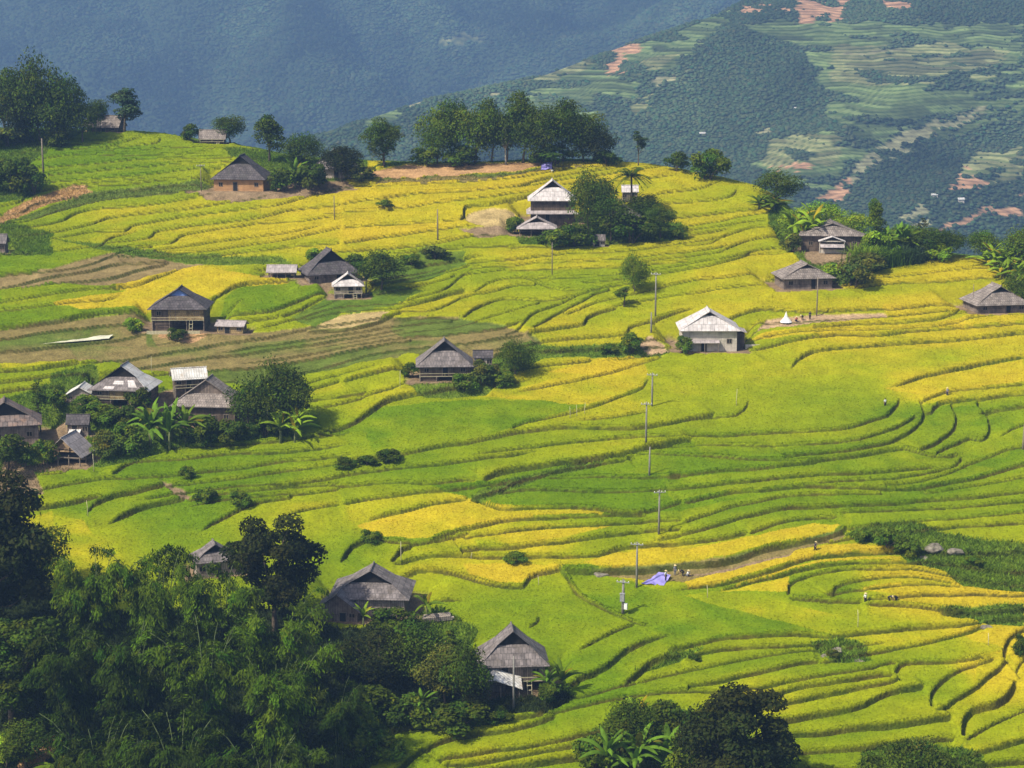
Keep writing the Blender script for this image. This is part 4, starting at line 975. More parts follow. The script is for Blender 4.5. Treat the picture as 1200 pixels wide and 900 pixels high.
def plant(kind, px, py, hpx, wpx, tone, label, group=None):
    H, W, parts = variant(kind, KIND[kind])
    p = gpos(px, py); s = scale_at(p); z = gz(p[0], p[1])
    stem = kind.rstrip('0123456789')
    root = empty(NAMES[stem], (p[0], p[1], z), _rp.uniform(0, 6.28))
    sx = wpx / s / W; sz = hpx / s / H
    root.scale = (sx, sx, sz); lab(root, label, CATS[stem], group)
    for i, (nm, data, mat) in enumerate(parts):
        if isinstance(data, MB):
            o = data.build(nm, M[mat], root, True); parts[i] = (nm, o.data, mat)
        else:
            o = bpy.data.objects.new(nm, data); COL.objects.link(o); o.parent = root
            if not data.materials: data.materials.append(M['leaf_' + tone] if mat is None else M[mat])
            if mat is None:
                o.material_slots[0].link = 'OBJECT'; o.material_slots[0].material = M['leaf_' + tone]
    return root
# ------------------------------------------------------------------ houses
# name, label, px, ground py, eave width px, eave py, ridge py, options
HS = []
def Hs(name, label, px, py, w, ey, ry, **o): HS.append((name, label, px, py, w, ey, ry, o))
Hs('stilt_house', 'stilt house with dark hipped roof and blue gable sheet beside the golden mound field', 213, 388, 70, 362, 337, roof='roof_dark', wall='wood', gmat='bluesheet', stilt=.5, k=.62, panel='mat_wall', yard=1)
Hs('stilt_house', 'stilt house with patched tin roof and yellow matting wall in the left village', 148, 478, 74, 457, 427, roof='roof_grey', wall='wood', stilt=.5, k=.5, panel='mat_wall', tin_side=1, patches=1, rot=-.12)
Hs('shed', 'small gabled shed with white roof edge left of the patched tin roof house', 97, 471, 36, 463, 453, roof='roof_tin', wall='wood_pale', gable=1, depth=.9)
Hs('farmhouse', 'wide dark farmhouse with rust-streaked roof cut by the left edge of the photo', 8, 522, 84, 499, 469, roof='roof_rust', wall='wood_grey', k=.35, rot=.25)
Hs('shed', 'little shed with dark upper roof and pale lower roof above the open hut', 93, 511, 28, 497, 485, roof='roof_dark', wall='wood_grey', gable=2, lean='roof_tin')
Hs('open_hut', 'open-sided post hut with pale gable roof beside the left village path', 82, 546, 50, 535, 512, roof='roof_pale', wall='wood', gable=1, open=1, depth=.85, rot=-.2)
Hs('granary', 'raised granary with cream sheet roof behind the large grey gabled house', 222, 462, 42, 444, 430, roof='roof_tin', wall='wood', gable=2, stilt=.45, rot=.3)
Hs('farmhouse', 'large grey farmhouse with broad boarded gable among the left village bananas', 247, 500, 82, 476, 443, roof='roof_brown', wall='wood', k=.42, rot=-.1, gmat='wood_grey')
Hs('farmhouse', 'dark-roofed farmhouse behind the small white-roofed hut above the tan field', 386, 331, 66, 321, 292, roof='roof_dark', wall='wood_grey', k=0.5, rot=.35)
Hs('hut', 'small hut with white front roof standing right before the dark-roofed farmhouse', 408, 350, 38, 335, 320, roof='roof_white', wall='wood_pale', k=.5, stilt=.4, rot=.1)
Hs('shed', 'low pale-roofed shed left of the dark-roofed farmhouse over the green plot', 331, 326, 36, 319, 310, roof='roof_pale', wall='wood', gable=2, open=1)
Hs('shed', 'low pale lean shed at the right of the blue-gabled stilt house', 272, 391, 36, 382, 375, roof='roof_pale', wall='mat_wall', gable=2, rot=-.15)
Hs('farmhouse', 'grey boarded hip-roof farmhouse between brown terraces and bright green paddy', 521, 447, 68, 429, 398, roof='roof_grey', wall='wood', k=0.58, stilt=.35, rot=.05)
Hs('shed', 'tiny dark-roofed shed right of the grey boarded hip-roof farmhouse', 566, 431, 24, 419, 410, roof='roof_dark', wall='white_wall', gable=2)
Hs('tall_house', 'two-storey house with whitish roof and lower skirt roof on the top terraces', 647, 261, 58, 235, 211, roof='roof_white', wall='wood', k=0.64, skirt=1)
Hs('hut', 'low open hut with grey-pink roof right below the two-storey house', 629, 277, 48, 268, 254, roof='roof_pale', wall='wood_grey', k=.55, open=1)
Hs('hut', 'grey hip-roofed hut right of the dark tree clump on the top terraces', 731, 265, 40, 254, 241, roof='roof_grey', wall='wood_grey', k=.6)
Hs('shed', 'tiny block shed with grey roof at the foot of the dark tree clump', 701, 289, 17, 282, 275, roof='roof_grey', wall='white_wall', gable=2)
Hs('shed', 'tiny white-roofed shed beneath the palm on the top terraces', 738, 236, 20, 225, 217, roof='roof_white', wall='wood_pale', gable=2)
Hs('farmhouse', 'large grey-roofed farmhouse with a small white porch on the right spur', 973, 295, 78, 276, 260, roof='roof_brown', wall='wood', k=0.78, porch=1, rot=-.08)
Hs('farmhouse', 'grey-roofed farmhouse alone on the golden field below the porch farmhouse', 941, 339, 66, 326, 308, roof='roof_brown', wall='wood_grey', k=0.72, rot=.12)
Hs('farmhouse', 'grey-roofed farmhouse near the right edge beside the golden strip fields', 1166, 367, 70, 357, 334, roof='roof_brown', wall='wood_grey', k=0.66, rot=.15)
Hs('white_house', 'white-roofed house with pale walls alone at mid field beside the footpath', 829, 412, 72, 387, 363, roof='roof_white', wall='white_wall', k=0.76, annex=1, lean='roof_pale')
Hs('clay_house', 'orange clay-walled house with dark hipped roof on the upper left terraces', 285, 224, 66, 210, 182, roof='roof_dark', wall='clay_wall', k=0.64, rot=-.1)
Hs('granary', 'small thatched granary on posts on the left skyline under a round tree', 250, 169, 32, 163, 152, roof='roof_brown', wall='wood', gable=2, stilt=.5)
Hs('farmhouse', 'brown-roofed farmhouse beside the dark grove at the upper left hilltop', 124, 155, 44, 149, 135, roof='roof_brown', wall='wood', gable=2, rot=-.2)
Hs('farmhouse', 'grey-roofed house half hidden by trees right of the orange clay house', 392, 209, 54, 198, 175, roof='roof_grey', wall='white_wall', k=.5)
Hs('farmhouse', 'big grey-roofed farmhouse with wide gable near the tall dark tree, lower centre', 437, 722, 96, 701, 666, roof='roof_grey', wall='wood', k=.48, rot=-.06, panel='wood_pale')
Hs('farmhouse', 'gabled grey side house touching the left end of the big lower farmhouse', 400, 728, 56, 716, 695, roof='roof_grey', wall='wood_grey', gable=1, rot=-.15)
Hs('farmhouse', 'grey boarded farmhouse with white tin awning at bottom centre by the bananas', 600, 812, 84, 780, 736, roof='roof_grey', wall='wood_grey', k=.55, stilt=.45, awning=1, rot=.08)
Hs('farmhouse', 'small grey-roofed house half hidden behind the tall dark tree and bamboo', 252, 676, 54, 658, 636, roof='roof_grey', wall='wood_pale', k=.5, rot=.3)
Hs('shed', 'grey shed corner showing at the left edge under the fallow terraces', -4, 297, 28, 285, 274, roof='roof_grey', wall='wood_grey', gable=2)

HOUSE_SPECS = []
def plan_houses():
    for name, label, px, py, w, ey, ry, o in HS:
        p = gpos(px, py); s = scale_at(p)
        dep = math.asin((-p[2]) / np.linalg.norm(p))
        W = w / s; D = W * o.get('depth', .78 if not o.get('gable') == 2 else .62)
        ov = min(.68, W * .07)
        he = max((py - ey) / s / math.cos(dep), 1.2)
        back = D * .28 if o.get('gable') != 2 else D * .5
        if o.get('gable') == 1: back = 0.0
        rise = max((ey - ry) / s - back * math.sin(dep), W * .13)
        rot = o.get('rot', 0.0)
        cy = p[1] + D / 2 - ov; cx = p[0] * (cy / p[1])
        HOUSE_SPECS.append((name, label, cx, cy, W, D, ov, he, rise, rot, o, p[2]))
        HOUSE_PADS.append((cx, cy, W / 2 + .4, D / 2 + .3, rot, p[2]))

def window(root, x, y, z, w, h, axis='y', sgn=-1, fm='post'):
    """frame standing proud of the wall, with a dark pane set in it"""
    f = MB(); t = .09
    def bx(mb, a0, a1, z0, z1, d0, d1):
        d = sorted((d0 * sgn, d1 * sgn))
        if axis == 'y': mb.box(x + a0, x + a1, y + d[0], y + d[1], z0, z1)
        else: mb.box(x + d[0], x + d[1], y + a0, y + a1, z0, z1)
    for a0, a1, z0, z1 in ((-w/2, -w/2 + t, z, z + h), (w/2 - t, w/2, z, z + h), (-w/2 + t, w/2 - t, z, z + t), (-w/2 + t, w/2 - t, z + h - t, z + h), (-t/2, t/2, z + t, z + h - t)): bx(f, a0, a1, z0, z1, -.02, .07)
    fo = f.build('window', M[fm], root)
    p = MB(); bx(p, -w/2 + t, w/2 - t, z + t, z + h - t, -.02, .02); p.build('pane', M['dark'], fo)

def hip_roof(W, D, he, rise, k, o=.35, wide=0.0):
    """hipped skirt with a small gable at each end of the ridge; eave rectangle W x D"""
    wg = W * (1 - k) / 2; hg = he + rise * k; rg = D / 2 - min(D * .30, wg * .9 + D * .08); hr = he + rise
    a, b = W / 2, D / 2
    L = [(-a, -b, he), (-wg, -rg - o, hg), (0, -rg - o, hr), (0, rg + o, hr), (-wg, rg + o, hg), (-a, b, he)]
    R = [(a, b, he), (wg, rg + o, hg), (0, rg + o, hr), (0, -rg - o, hr), (wg, -rg - o, hg), (a, -b, he)]
    F = [(-a, -b, he), (a, -b, he), (wg, -rg, hg - .02), (-wg, -rg, hg - .02)]
    Bk = [(a, b, he), (-a, b, he), (-wg, rg, hg - .02), (wg, rg, hg - .02)]
    return L, R, F, Bk, wg, hg, rg, hr

def build_house(spec, rg):
    name, label, cx, cy, W, D, ov, he, rise, rot, o, gzv = spec
    root = empty(name, (cx, cy, gzv), rot); lab(root, label, {'shed': 'shed', 'hut': 'hut', 'open_hut': 'hut', 'granary': 'granary'}.get(name, 'house'))
    rm, wm = M[o['roof']], M[o['wall']]
    g = o.get('gable', 0); k = o.get('k', .5)
    a, b = W / 2 - ov, D / 2 - ov; th = .10
    if g == 0:
        L, R, F, Bk, wg, hg, rgv, hr = hip_roof(W, D, he, rise, k)
        m = MB().shell([L], th).shell([F], th).shell([Bk], th)
        if not o.get('tin_side'): m.shell([R], th)
        ro = m.build('roof', rm, root)
        if o.get('tin_side'): MB().shell([R], th).build('roof_sheet', M['roof_tin'], root)
        MB().tube([(0, -rgv - .42, hr + .04), (0, 0, hr + .05), (0, rgv + .42, hr + .04)], .13, 6).tube([(0, -rgv - .3, hr), (0, -rgv - .34, hr + .45)], [.06, .03], 5).build('ridge_cap', rm, ro)
        gm = M[o.get('gmat', 'dark')]
        for sg in (-1, 1):
            y = sg * (rgv - .08); t = [(-wg * .93, y, hg - .05), (wg * .93, y, hg - .05), (0, y, hr - .18)]
            y2 = sg * (rgv - .16); t2 = [(p[0], y2, p[2]) for p in t]
            q = MB().poly(t if sg < 0 else t[::-1]).poly(t2[::-1] if sg < 0 else t2)
            for i in range(3): q.poly([t[i], t2[i], t2[(i + 1) % 3], t[(i + 1) % 3]])
            q.build('gable', gm, root)
            bb = MB(); e = .07
            yb = sg * (rgv + .33)
            for sx in (-1, 1): bb.tube([(sx * wg, yb, hg - .06), (0, yb, hr - .06)], e, 4)
            bb.build('bargeboard', M['dark'] if 'dark' in o['roof'] or 'grey' in o['roof'] else M['post'], root)
    else:
        hr = he + rise
        if g == 1:
            P1 = [(-W/2, -D/2, he), (0, -D/2, hr), (0, D/2, hr), (-W/2, D/2, he)]; P2 = [(W/2, D/2, he), (0, D/2, hr), (0, -D/2, hr), (W/2, -D/2, he)]
        else:
            P1 = [(-W/2, -D/2, he), (W/2, -D/2, he), (W/2, 0, hr), (-W/2, 0, hr)]; P2 = [(W/2, D/2, he), (-W/2, D/2, he), (-W/2, 0, hr), (W/2, 0, hr)]
        m = MB()
        for P in (P1, P2):
            n = (Vector(P[1]) - Vector(P[0])).cross(Vector(P[2]) - Vector(P[0]))
            m.shell([P if n.z > 0 else P[::-1]], th)
        ro = m.build('roof', rm, root)
        ax = [(0, -D/2 - .05, hr + .03), (0, D/2 + .05, hr + .03)] if g == 1 else [(-W/2 - .05, 0, hr + .03), (W/2 + .05, 0, hr + .03)]
        MB().tube(ax, .10, 6).build('ridge_cap', rm, ro)
        for sg in (-1, 1):
            ins = .12
            if g == 1: t = [(-a, sg * b, he + .02), (a, sg * b, he + .02), (0, sg * b, hr - .22 - .05)]; t2 = [(p[0], p[1] - sg * ins, p[2]) for p in t]
            else: t = [(sg * a, -b, he + .02), (sg * a, b, he + .02), (sg * a, 0, hr - .27)]; t2 = [(p[0] - sg * ins, p[1], p[2]) for p in t]
            q = MB().poly(t).poly(t2[::-1])
            for i in range(3): q.poly([t[i], t2[i], t2[(i + 1) % 3], t[(i + 1) % 3]])
            if not o.get('open'): q.build('gable', wm, root)
    st = o.get('stilt', 0); zf = he * st; opn = o.get('open')
    top = he + .02
    if not opn:
        wl = MB(); t = .12
        if g == 0: top = he + min(.5, rise * .3) * ov / max(W * k / 2, ov) 
        for x0, x1, y0, y1 in ((-a, a, -b, -b + t), (-a, a, b - t, b), (-a, -a + t, -b + t, b - t), (a - t, a, -b + t, b - t)): wl.box(x0, x1, y0, y1, zf if st else -1.2, top)
        wl.build('wall', wm, root)
        MB().box(-a + .14, a - .14, -b + .14, b - .14, zf - .12 if st else .02, zf - .004 if st else .1).build('floor', M['post'], root)
        hw = he - zf
        if hw > 1.1:
            dx = rg.uniform(-.35, .35) * a; dh = min(1.95, hw - .25); f = MB()
            f.box(dx - .45, dx + .45, -b - .05, -b - .001, zf + .05, zf + dh)
            d = f.build('door', M['dark'], root)
            j = MB().box(dx - .55, dx - .45, -b - .09, -b - .002, zf + .05, zf + dh + .1).box(dx + .45, dx + .55, -b - .09, -b - .002, zf + .05, zf + dh + .1).box(dx - .45, dx + .45, -b - .09, -b - .002, zf + dh, zf + dh + .1)
            j.build('frame', M['post'], d)
            wh = min(.9, hw * .45)
            for wx in (-.72, .72):
                if abs(wx * a - dx) > 1.1: window(root, wx * a, -b, zf + hw * .38, .95, wh)
            window(root, -a, -.2 * D / 2, zf + hw * .38, .9, wh, 'x', -1); window(root, a, .1 * D / 2, zf + hw * .38, .9, wh, 'x', 1)
        if o.get('panel'):
            MB().box(-a * .35, a * .98, -b - .06, -b - .012, zf + .06, top - .25).build('wall_panel', M[o['panel']], root)
    if st or opn:
        for ix in range(4):
            for iy in (-1, 0, 1):
                x = -a + .12 + ix * (2 * a - .24) / 3; y = iy * (b - .12)
                if opn and iy == 0 and ix in (1, 2): continue
                MB().tube([(x, y, -.9), (x, y, (zf - .12) if not opn else he + .25 * abs(ix in (1, 2)))], .11, 6).build('post', M['post'], root)
        if opn:
            MB().box(-a, a, -b, -b + .12, he - .25, he - .1).build('beam', M['post'], root); MB().box(-a, a, b - .12, b, he - .25, he - .1).build('beam', M['post'], root)
            MB().box(-a + .3, a * .6, b - .35, b - .25, -.3, he - .5).build('back_wall', wm, root)
            MB().box(-a + .2, a - .2, -b * .2, b - .4, he * .42, he * .5).build('loft', M['post'], root)
        else:
            MB().box(-a, -a * .25, -b + .3, -b + .38, -.6, zf - .14).build('lower_wall', wm, root); MB().box(a - .1, a, -b + .4, b - .3, -.6, zf - .14).build('lower_wall', wm, root)
            MB().box(-a + .3, a - .3, b - .3, b - .2, -.8, zf - .14).build('back_wall', M['wood_grey'], root)
            MB().tube([(a * .5 - .3, -b - 1.0, -.1), (a * .5 - .3, -b - .05, zf)], .05, 4).tube([(a * .5 + .3, -b - 1.0, -.1), (a * .5 + .3, -b - .05, zf)], .05, 4).box(a*.5-.28, a*.5+.28, -b-.75, -b-.6, zf*.3, zf*.34).box(a*.5-.28, a*.5+.28, -b-.45, -b-.3, zf*.62, zf*.66).build('ladder', M['palepost'], root)
            MB().tube([(-a, -b - .45, zf + .55), (a, -b - .45, zf + .55)], .045, 4).tube([(-a, -b - .45, zf + .02), (a, -b - .45, zf + .02)], .06, 4).tube([(-a, -b - .45, zf), (-a, -b - .45, zf + .6)], .04, 4).tube([(0, -b - .45, zf), (0, -b - .45, zf + .6)], .04, 4).tube([(a, -b - .45, zf), (a, -b - .45, zf + .6)], .04, 4).build('railing', M['palepost'], root)
    if o.get('skirt'):
        zs = he * .52; e = .95
        MB().shell([[(-a - e, -b - e * 1.3, zs - .45), (a + e, -b - e * 1.3, zs - .45), (a + .02, -b - .02, zs + .15), (-a - .02, -b - .02, zs + .15)]], .09).shell([[(-a - e, b, zs - .45), (-a - e, -b - e * 1.3, zs - .45), (-a - .02, -b - .02, zs + .15), (-a - .02, b, zs + .15)]], .09).build('skirt_roof', M['roof_pale'], root)
    if o.get('porch'):
        pr = MB(); x0 = -W * .02; hw2 = W * .20; zz = he * .72; y0, y1 = -b - 2.4, -b - .3
        pr.shell([[(x0 - hw2, y0, zz), (x0, y0, zz + 1.0), (x0, y1, zz + 1.0), (x0 - hw2, y1, zz)][::-1]], .09).shell([[(x0 + hw2, y1, zz), (x0, y1, zz + 1.0), (x0, y0, zz + 1.0), (x0 + hw2, y0, zz)][::-1]], .09)
        po = pr.build('porch', M['roof_white'], root)
        q = MB()
        for x in (x0 - hw2 + .25, x0 + hw2 - .25): q.tube([(x, y0 + .2, -1.2), (x, y0 + .2, zz)], .09, 5)
        q.box(x0 - hw2 + .2, x0 + hw2 - .2, y0 + .25, y0 + .35, -1.2, .75).box(x0 - hw2 + .25, x0 + hw2 - .25, y0 + .22, y0 + .3, zz - .1, zz + .12)
        q.build('porch_frame', M['white_wall'], po)
        MB().shell([[(x0 - hw2 * .9, y0 - 1.0, zz * .55), (x0 + hw2 * .9, y0 - 1.0, zz * .55), (x0 + hw2 * .9, y0 + .1, zz * .78), (x0 - hw2 * .9, y0 + .1, zz * .78)]], .07).build('lean_roof', M['roof_pale'], root)
    if o.get('lean'):
        zz = he * .55
        MB().shell([[(-a * .8, -b - 1.3, zz - .35), (a * .35, -b - 1.3, zz - .35), (a * .35, -b - .03, zz + .05), (-a * .8, -b - .03, zz + .05)]], .08).build('lean_roof', M[o['lean']], root)
        for x in (-a * .75, -a * .2, a * .3): MB().tube([(x, -b - 1.2, -.9), (x, -b - 1.2, zz - .4)], .07, 5).build('lean_post', M['post'], root)
    if o.get('annex'):
        MB().box(a + .02, a + 1.7, -b * .4, b * .6, -1, he * .78).build('annex', M['wood'], root)
        MB().shell([[(a - .2, -b * .4 - .4, he * .95), (a - .2, b * .6 + .3, he * .95), (a + 2.1, b * .6 + .3, he * .8), (a + 2.1, -b * .4 - .4, he * .8)][::-1]], .08).build('annex_roof', M['roof_pale'], root)
        MB().box(a + 1.9, a + 4.6, -b * .4, -b * .4 + .12, -1, .9).build('yard_wall', M['white_wall'], root)
    if o.get('awning'):
        zz = he * .62
        MB().shell([[(-W * .52, -b - 1.5, zz - .1), (-W * .28, -b - 2.6, zz + .35), (-W * .28, -b + .4, zz + 1.35), (-W * .52, -b + .9, zz + .9)]], .06).shell([[(-W * .28, -b - 2.6, zz + .35), (W * .1, -b - 2.7, zz - .95), (W * .1, -b - .05, zz - .1), (-W * .28, -b + .4 - .45, zz + 1.2)]], .06).build('awning', M['roof_tin'], root)
        for x in (-W * .45, -W * .2, W * .06): MB().tube([(x, -b - 2.2, -1.2), (x, -b - 2.2, zz - .6)], .07, 5).build('awning_post', M['post'], root)
    if o.get('patches'):
        pm = MB(); n = Vector((0, -1, 0)); F = hip_roof(W, D, he, rise, k)[2]
        A, Bv, Cv, Dv = map(Vector, F); nn = (Bv - A).cross(Dv - A).normalized()
        for u0, u1, v0, v1 in ((.24, .42, .10, .30), (.36, .58, .45, .7), (.68, .84, .25, .75)):
            c = [A.lerp(Bv, u).lerp(Dv.lerp(Cv, u), v) + nn * .03 for u, v in ((u0, v0), (u1, v0), (u1, v1), (u0, v1))]
            pm.shell([[tuple(p) for p in c]], .025)
        pm.build('roof_patch', M['roof_white'], root)
    if o.get('yard'):
        MB().box(-a - .6, a * .9, -b - 2.3, -b - 2.2, -.5, .45).build('yard_fence', M['palepost'], root)
    return root

# ------------------------------------------------------------------ poles, people and other small things
def pole(px, py, hpx, label, arms=1, group='utility poles along the slope', box=False, mat='concrete', r=.16):
    p = gpos(px, py); s = scale_at(p); h = hpx / s; z = gz(p[0], p[1])
    root = empty('utility_pole', (p[0], p[1], z), _rp.uniform(-.3, .3)); lab(root, label, 'utility pole', group)
    MB().tube([(0, 0, -1), (0, 0, h * .5), (0, 0, h)], [r * 1.15, r, r * .7], 8).build('shaft', M[mat], root, True)
    for i in range(arms):
        zz = h - .35 - i * .8; a = MB().box(-.95, .95, -r - .09, -r - .005, zz - .06, zz + .06).build('crossarm', M['steel'], root)
        for x in (-.85, -.3, .3, .85): MB().tube([(x, -r - .047, zz + .06), (x, -r - .047, zz + .12), (x, -r - .047, zz + .2), (x, -r - .047, zz + .26)], [.03, .06, .06, .03], 6).build('insulator', M['white'], a)
    if box:
        MB().box(-.32, .32, -r - .5, -r - .06, h * .42, h * .62).box(-.36, .36, -r - .54, -r - .02, h * .62, h * .64).build('meter_box', M['steel'], root)
        MB().box(.25, .7, -r - .3, -r + .1, h * .2, h * .36).build('switch_box', M['white'], root)
    return root
def stake(px, py, hpx, label, group='thin bamboo stakes in the fields'):
    p = gpos(px, py); s = scale_at(p); h = hpx / s
    o = MB().tube([(0, 0, -.4), (_rp.uniform(-.05, .05), 0, h * .5), (_rp.uniform(-.15, .15), 0, h)], [.055, .05, .035], 5).build('bamboo_stake', M['palepost'], None, True, (p[0], p[1], gz(p[0], p[1])))
    lab(o, label, 'stake', group); return o

def skin_mesh(name, verts, edges, radii, sub=1):
    me = bpy.data.meshes.new(name + '_skel'); me.from_pydata(verts, edges, []); o = bpy.data.objects.new(name + '_skel', me); COL.objects.link(o)
    md = o.modifiers.new('skin', 'SKIN'); md.use_smooth_shade = True
    for i, r in enumerate(radii): me.skin_vertices[0].data[i].radius = (r, r)
    me.skin_vertices[0].data[0].use_root = True
    if sub: o.modifiers.new('sub', 'SUBSURF').levels = sub
    dg = bpy.context.evaluated_depsgraph_get()
    out = bpy.data.meshes.new_from_object(o.evaluated_get(dg)); out.name = name
    bpy.data.objects.remove(o); bpy.data.meshes.remove(me)
    return out
def figure(pose):
    """joint positions for a 1.62 m person facing -Y"""
    J = {}
    if pose == 'stand':
        J.update(pel=(0,0,.88), sp=(0,.01,1.08), ch=(0,.01,1.28), nk=(0,0,1.40), hd=(0,-.02,1.52))
        for s, q in ((-1,'l'),(1,'r')):
            J.update({'hip'+q:(s*.09,0,.84),'kn'+q:(s*.10,-.02,.46),'an'+q:(s*.11,.02,.08),'to'+q:(s*.13,-.13,.04),'sh'+q:(s*.18,.01,1.34),'el'+q:(s*.24,.03,1.07),'wr'+q:(s*.25,-.06,.84)})
    elif pose == 'bend':
        J.update(pel=(0,.10,.84), sp=(0,-.06,.98), ch=(0,-.24,1.04), nk=(0,-.36,1.05), hd=(0,-.47,1.02))
        for s, q in ((-1,'l'),(1,'r')):
            J.update({'hip'+q:(s*.09,.10,.80),'kn'+q:(s*.12,.00,.45),'an'+q:(s*.12,.06,.08),'to'+q:(s*.13,-.09,.04),'sh'+q:(s*.17,-.29,1.0),'el'+q:(s*.20,-.36,.74),'wr'+q:(s*.16,-.46,.52)})
    elif pose == 'walk':
        J.update(pel=(0,0,.87), sp=(0,-.02,1.07), ch=(0,-.05,1.27), nk=(0,-.07,1.39), hd=(0,-.10,1.51))
        for s, q in ((-1,'l'),(1,'r')):
            J.update({'hip'+q:(s*.09,0,.83),'kn'+q:(s*.10,-.14 if s<0 else .02,.47),'an'+q:(s*.10,-.20 if s<0 else .28,.08 if s<0 else .16),'to'+q:(s*.11,-.34 if s<0 else .17,.05),'sh'+q:(s*.18,-.04,1.33),'el'+q:(s*.23,.06 if s<0 else -.12,1.08),'wr'+q:(s*.22,.0 if s<0 else -.30,.88)})
    else:  # squat
        J.update(pel=(0,.12,.30), sp=(0,.04,.48), ch=(0,-.06,.66), nk=(0,-.11,.78), hd=(0,-.15,.90))
        for s, q in ((-1,'l'),(1,'r')):
            J.update({'hip'+q:(s*.10,.12,.28),'kn'+q:(s*.16,-.22,.46),'an'+q:(s*.14,.02,.08),'to'+q:(s*.15,-.12,.04),'sh'+q:(s*.18,-.08,.72),'el'+q:(s*.22,-.26,.54),'wr'+q:(s*.12,-.42,.42)})
    return {k: Vector(v) for k, v in J.items()}
FIG = {}
def figure_meshes(pose):
    if pose in FIG: return FIG[pose]
    J = figure(pose); V, E, R, ix = [], [], [], {}
    def add(k, p, r, par=None):
        ix[k] = len(V); V.append(tuple(p)); R.append(r)
        if par is not None: E.append((ix[par], ix[k]))
    add('pel', J['pel'], .115); add('sp', J['sp'], .105, 'pel'); add('ch', J['ch'], .13, 'sp'); add('nk', J['nk'], .052, 'ch')
    hd = J['hd']; up = (hd - J['nk']).normalized(); add('jaw', J['nk'] + up * .06, .062, 'nk'); add('hd', hd, .095, 'jaw'); add('cr', hd + up * .09, .075, 'hd')
    for q in 'lr':
        for k, r, pr in (('hip', .085, 'pel'), ('kn', .055, 'hip'), ('an', .038, 'kn'), ('to', .035, 'an')): add(k + q, J[k + q], r, pr if pr == 'pel' else pr + q)
        for k, r, pr in (('sh', .062, 'ch'), ('el', .042, 'sh'), ('wr', .028, 'el')): add(k + q, J[k + q], r, pr if pr == 'ch' else pr + q)
        w_ = J['wr' + q]; d = (w_ - J['el' + q]).normalized(); sd = d.cross(Vector((0, 1, 0.2))).normalized(); palm = w_ + d * .07
        add('pa' + q, palm, .030, 'wr' + q)
        for i, (oo, ln) in enumerate(((-.03, .075), (-.01, .085), (.01, .08), (.03, .062))):
            add('f%d%s' % (i, q), palm + d * .04 + sd * oo, .0095, 'pa' + q); add('g%d%s' % (i, q), palm + d * ln + sd * oo * 1.1 + Vector((0, -.02, 0)), .008, 'f%d%s' % (i, q))
        add('t' + q, w_ + d * .05 + Vector((0, -.05, 0)), .011, 'wr' + q)
    body = skin_mesh('person', V, E, R, 1)
    bm = bmesh.new(); bm.from_mesh(body)                       # nose, ears and eyes on the head
    face = Vector((0, -1, 0)) if up.z > .5 else Vector((0, -.35, -.95))
    for c, r, sc in ((hd + face * .095, .02, 1.2), (hd + Vector((.092, 0, 0)), .02, 1.4), (hd + Vector((-.092, 0, 0)), .02, 1.4), (hd + face * .082 + Vector((.034, 0, .03)), .012, 1), (hd + face * .082 + Vector((-.034, 0, .03)), .012, 1), (hd + face * .085 + Vector((0, 0, -.045)), .016, .6)):
        bmesh.ops.create_icosphere(bm, subdivisions=1, radius=r, matrix=Matrix.Translation(c) @ Matrix.Diagonal((1, 1, sc, 1)))
    bm.to_mesh(body); bm.free()
    def sub(keys, par, rad):
        v = [tuple(J[k]) for k in keys]; return skin_mesh('cloth', v, par, rad, 1)
    shirt = sub(['ch','sp','pel','nk','shl','ell','shr','elr'], [(0,1),(1,2),(0,3),(0,4),(4,5),(0,6),(6,7)], [.16,.14,.145,.07,.085,.065,.085,.065])
    trous = sub(['pel','hipl','knl','anl','hipr','knr','anr'], [(0,1),(1,2),(2,3),(0,4),(4,5),(5,6)], [.14,.115,.085,.07,.115,.085,.07])
    cone = MB(); n = 14; hc = hd + up * .10; t1 = up.orthogonal().normalized(); t2 = up.cross(t1)
    rim = [hc + (t1 * math.cos(i / n * 6.2832) + t2 * math.sin(i / n * 6.2832)) * .23 for i in range(n)]; apex = hc + up * .17
    for i in range(n): cone.poly([rim[i], rim[(i + 1) % n], apex]); cone.poly([rim[(i + 1) % n], rim[i], apex - up * .02])
    cm = cone.build('hat', M['straw']); hat = cm.data; bpy.data.objects.remove(cm)
    hb = MB(); 
    bmh = bmesh.new(); bmesh.ops.create_icosphere(bmh, subdivisions=2, radius=.108, matrix=Matrix.Translation(hd + up * .045 - face * .022))
    hair = bpy.data.meshes.new('hair'); bmh.to_mesh(hair); bmh.free(); hair.materials.append(M['hair'])
    body.materials.clear(); body.materials.append(M['skin'])
    FIG[pose] = (body, shirt, trous, hat, hair); return FIG[pose]
def person(px, py, pose, shirt, trousers, label, hat=True, rz=0.0, group='people working in the rice fields', lift=0.0):
    body, sm, tm, hm, hr = figure_meshes(pose)
    p = gpos(px, py); z = gz(p[0], p[1]) + lift
    o = bpy.data.objects.new('person', body); COL.objects.link(o); o.location = (p[0], p[1], z); o.rotation_euler = (0, 0, rz)
    lab(o, label, 'person', group)
    for nm, me, mt in (('shirt', sm, shirt), ('trousers', tm, trousers)):
        c = bpy.data.objects.new(nm, me); COL.objects.link(c); c.parent = o
        if not me.materials: me.materials.append(M['cloth_' + mt])
        c.material_slots[0].link = 'OBJECT'; c.material_slots[0].material = M['cloth_' + mt]
    for nm, me in ((('hat', hm),) if hat else ()) + (('hair', hr),):
        c = bpy.data.objects.new(nm, me); COL.objects.link(c); c.parent = o
    return o

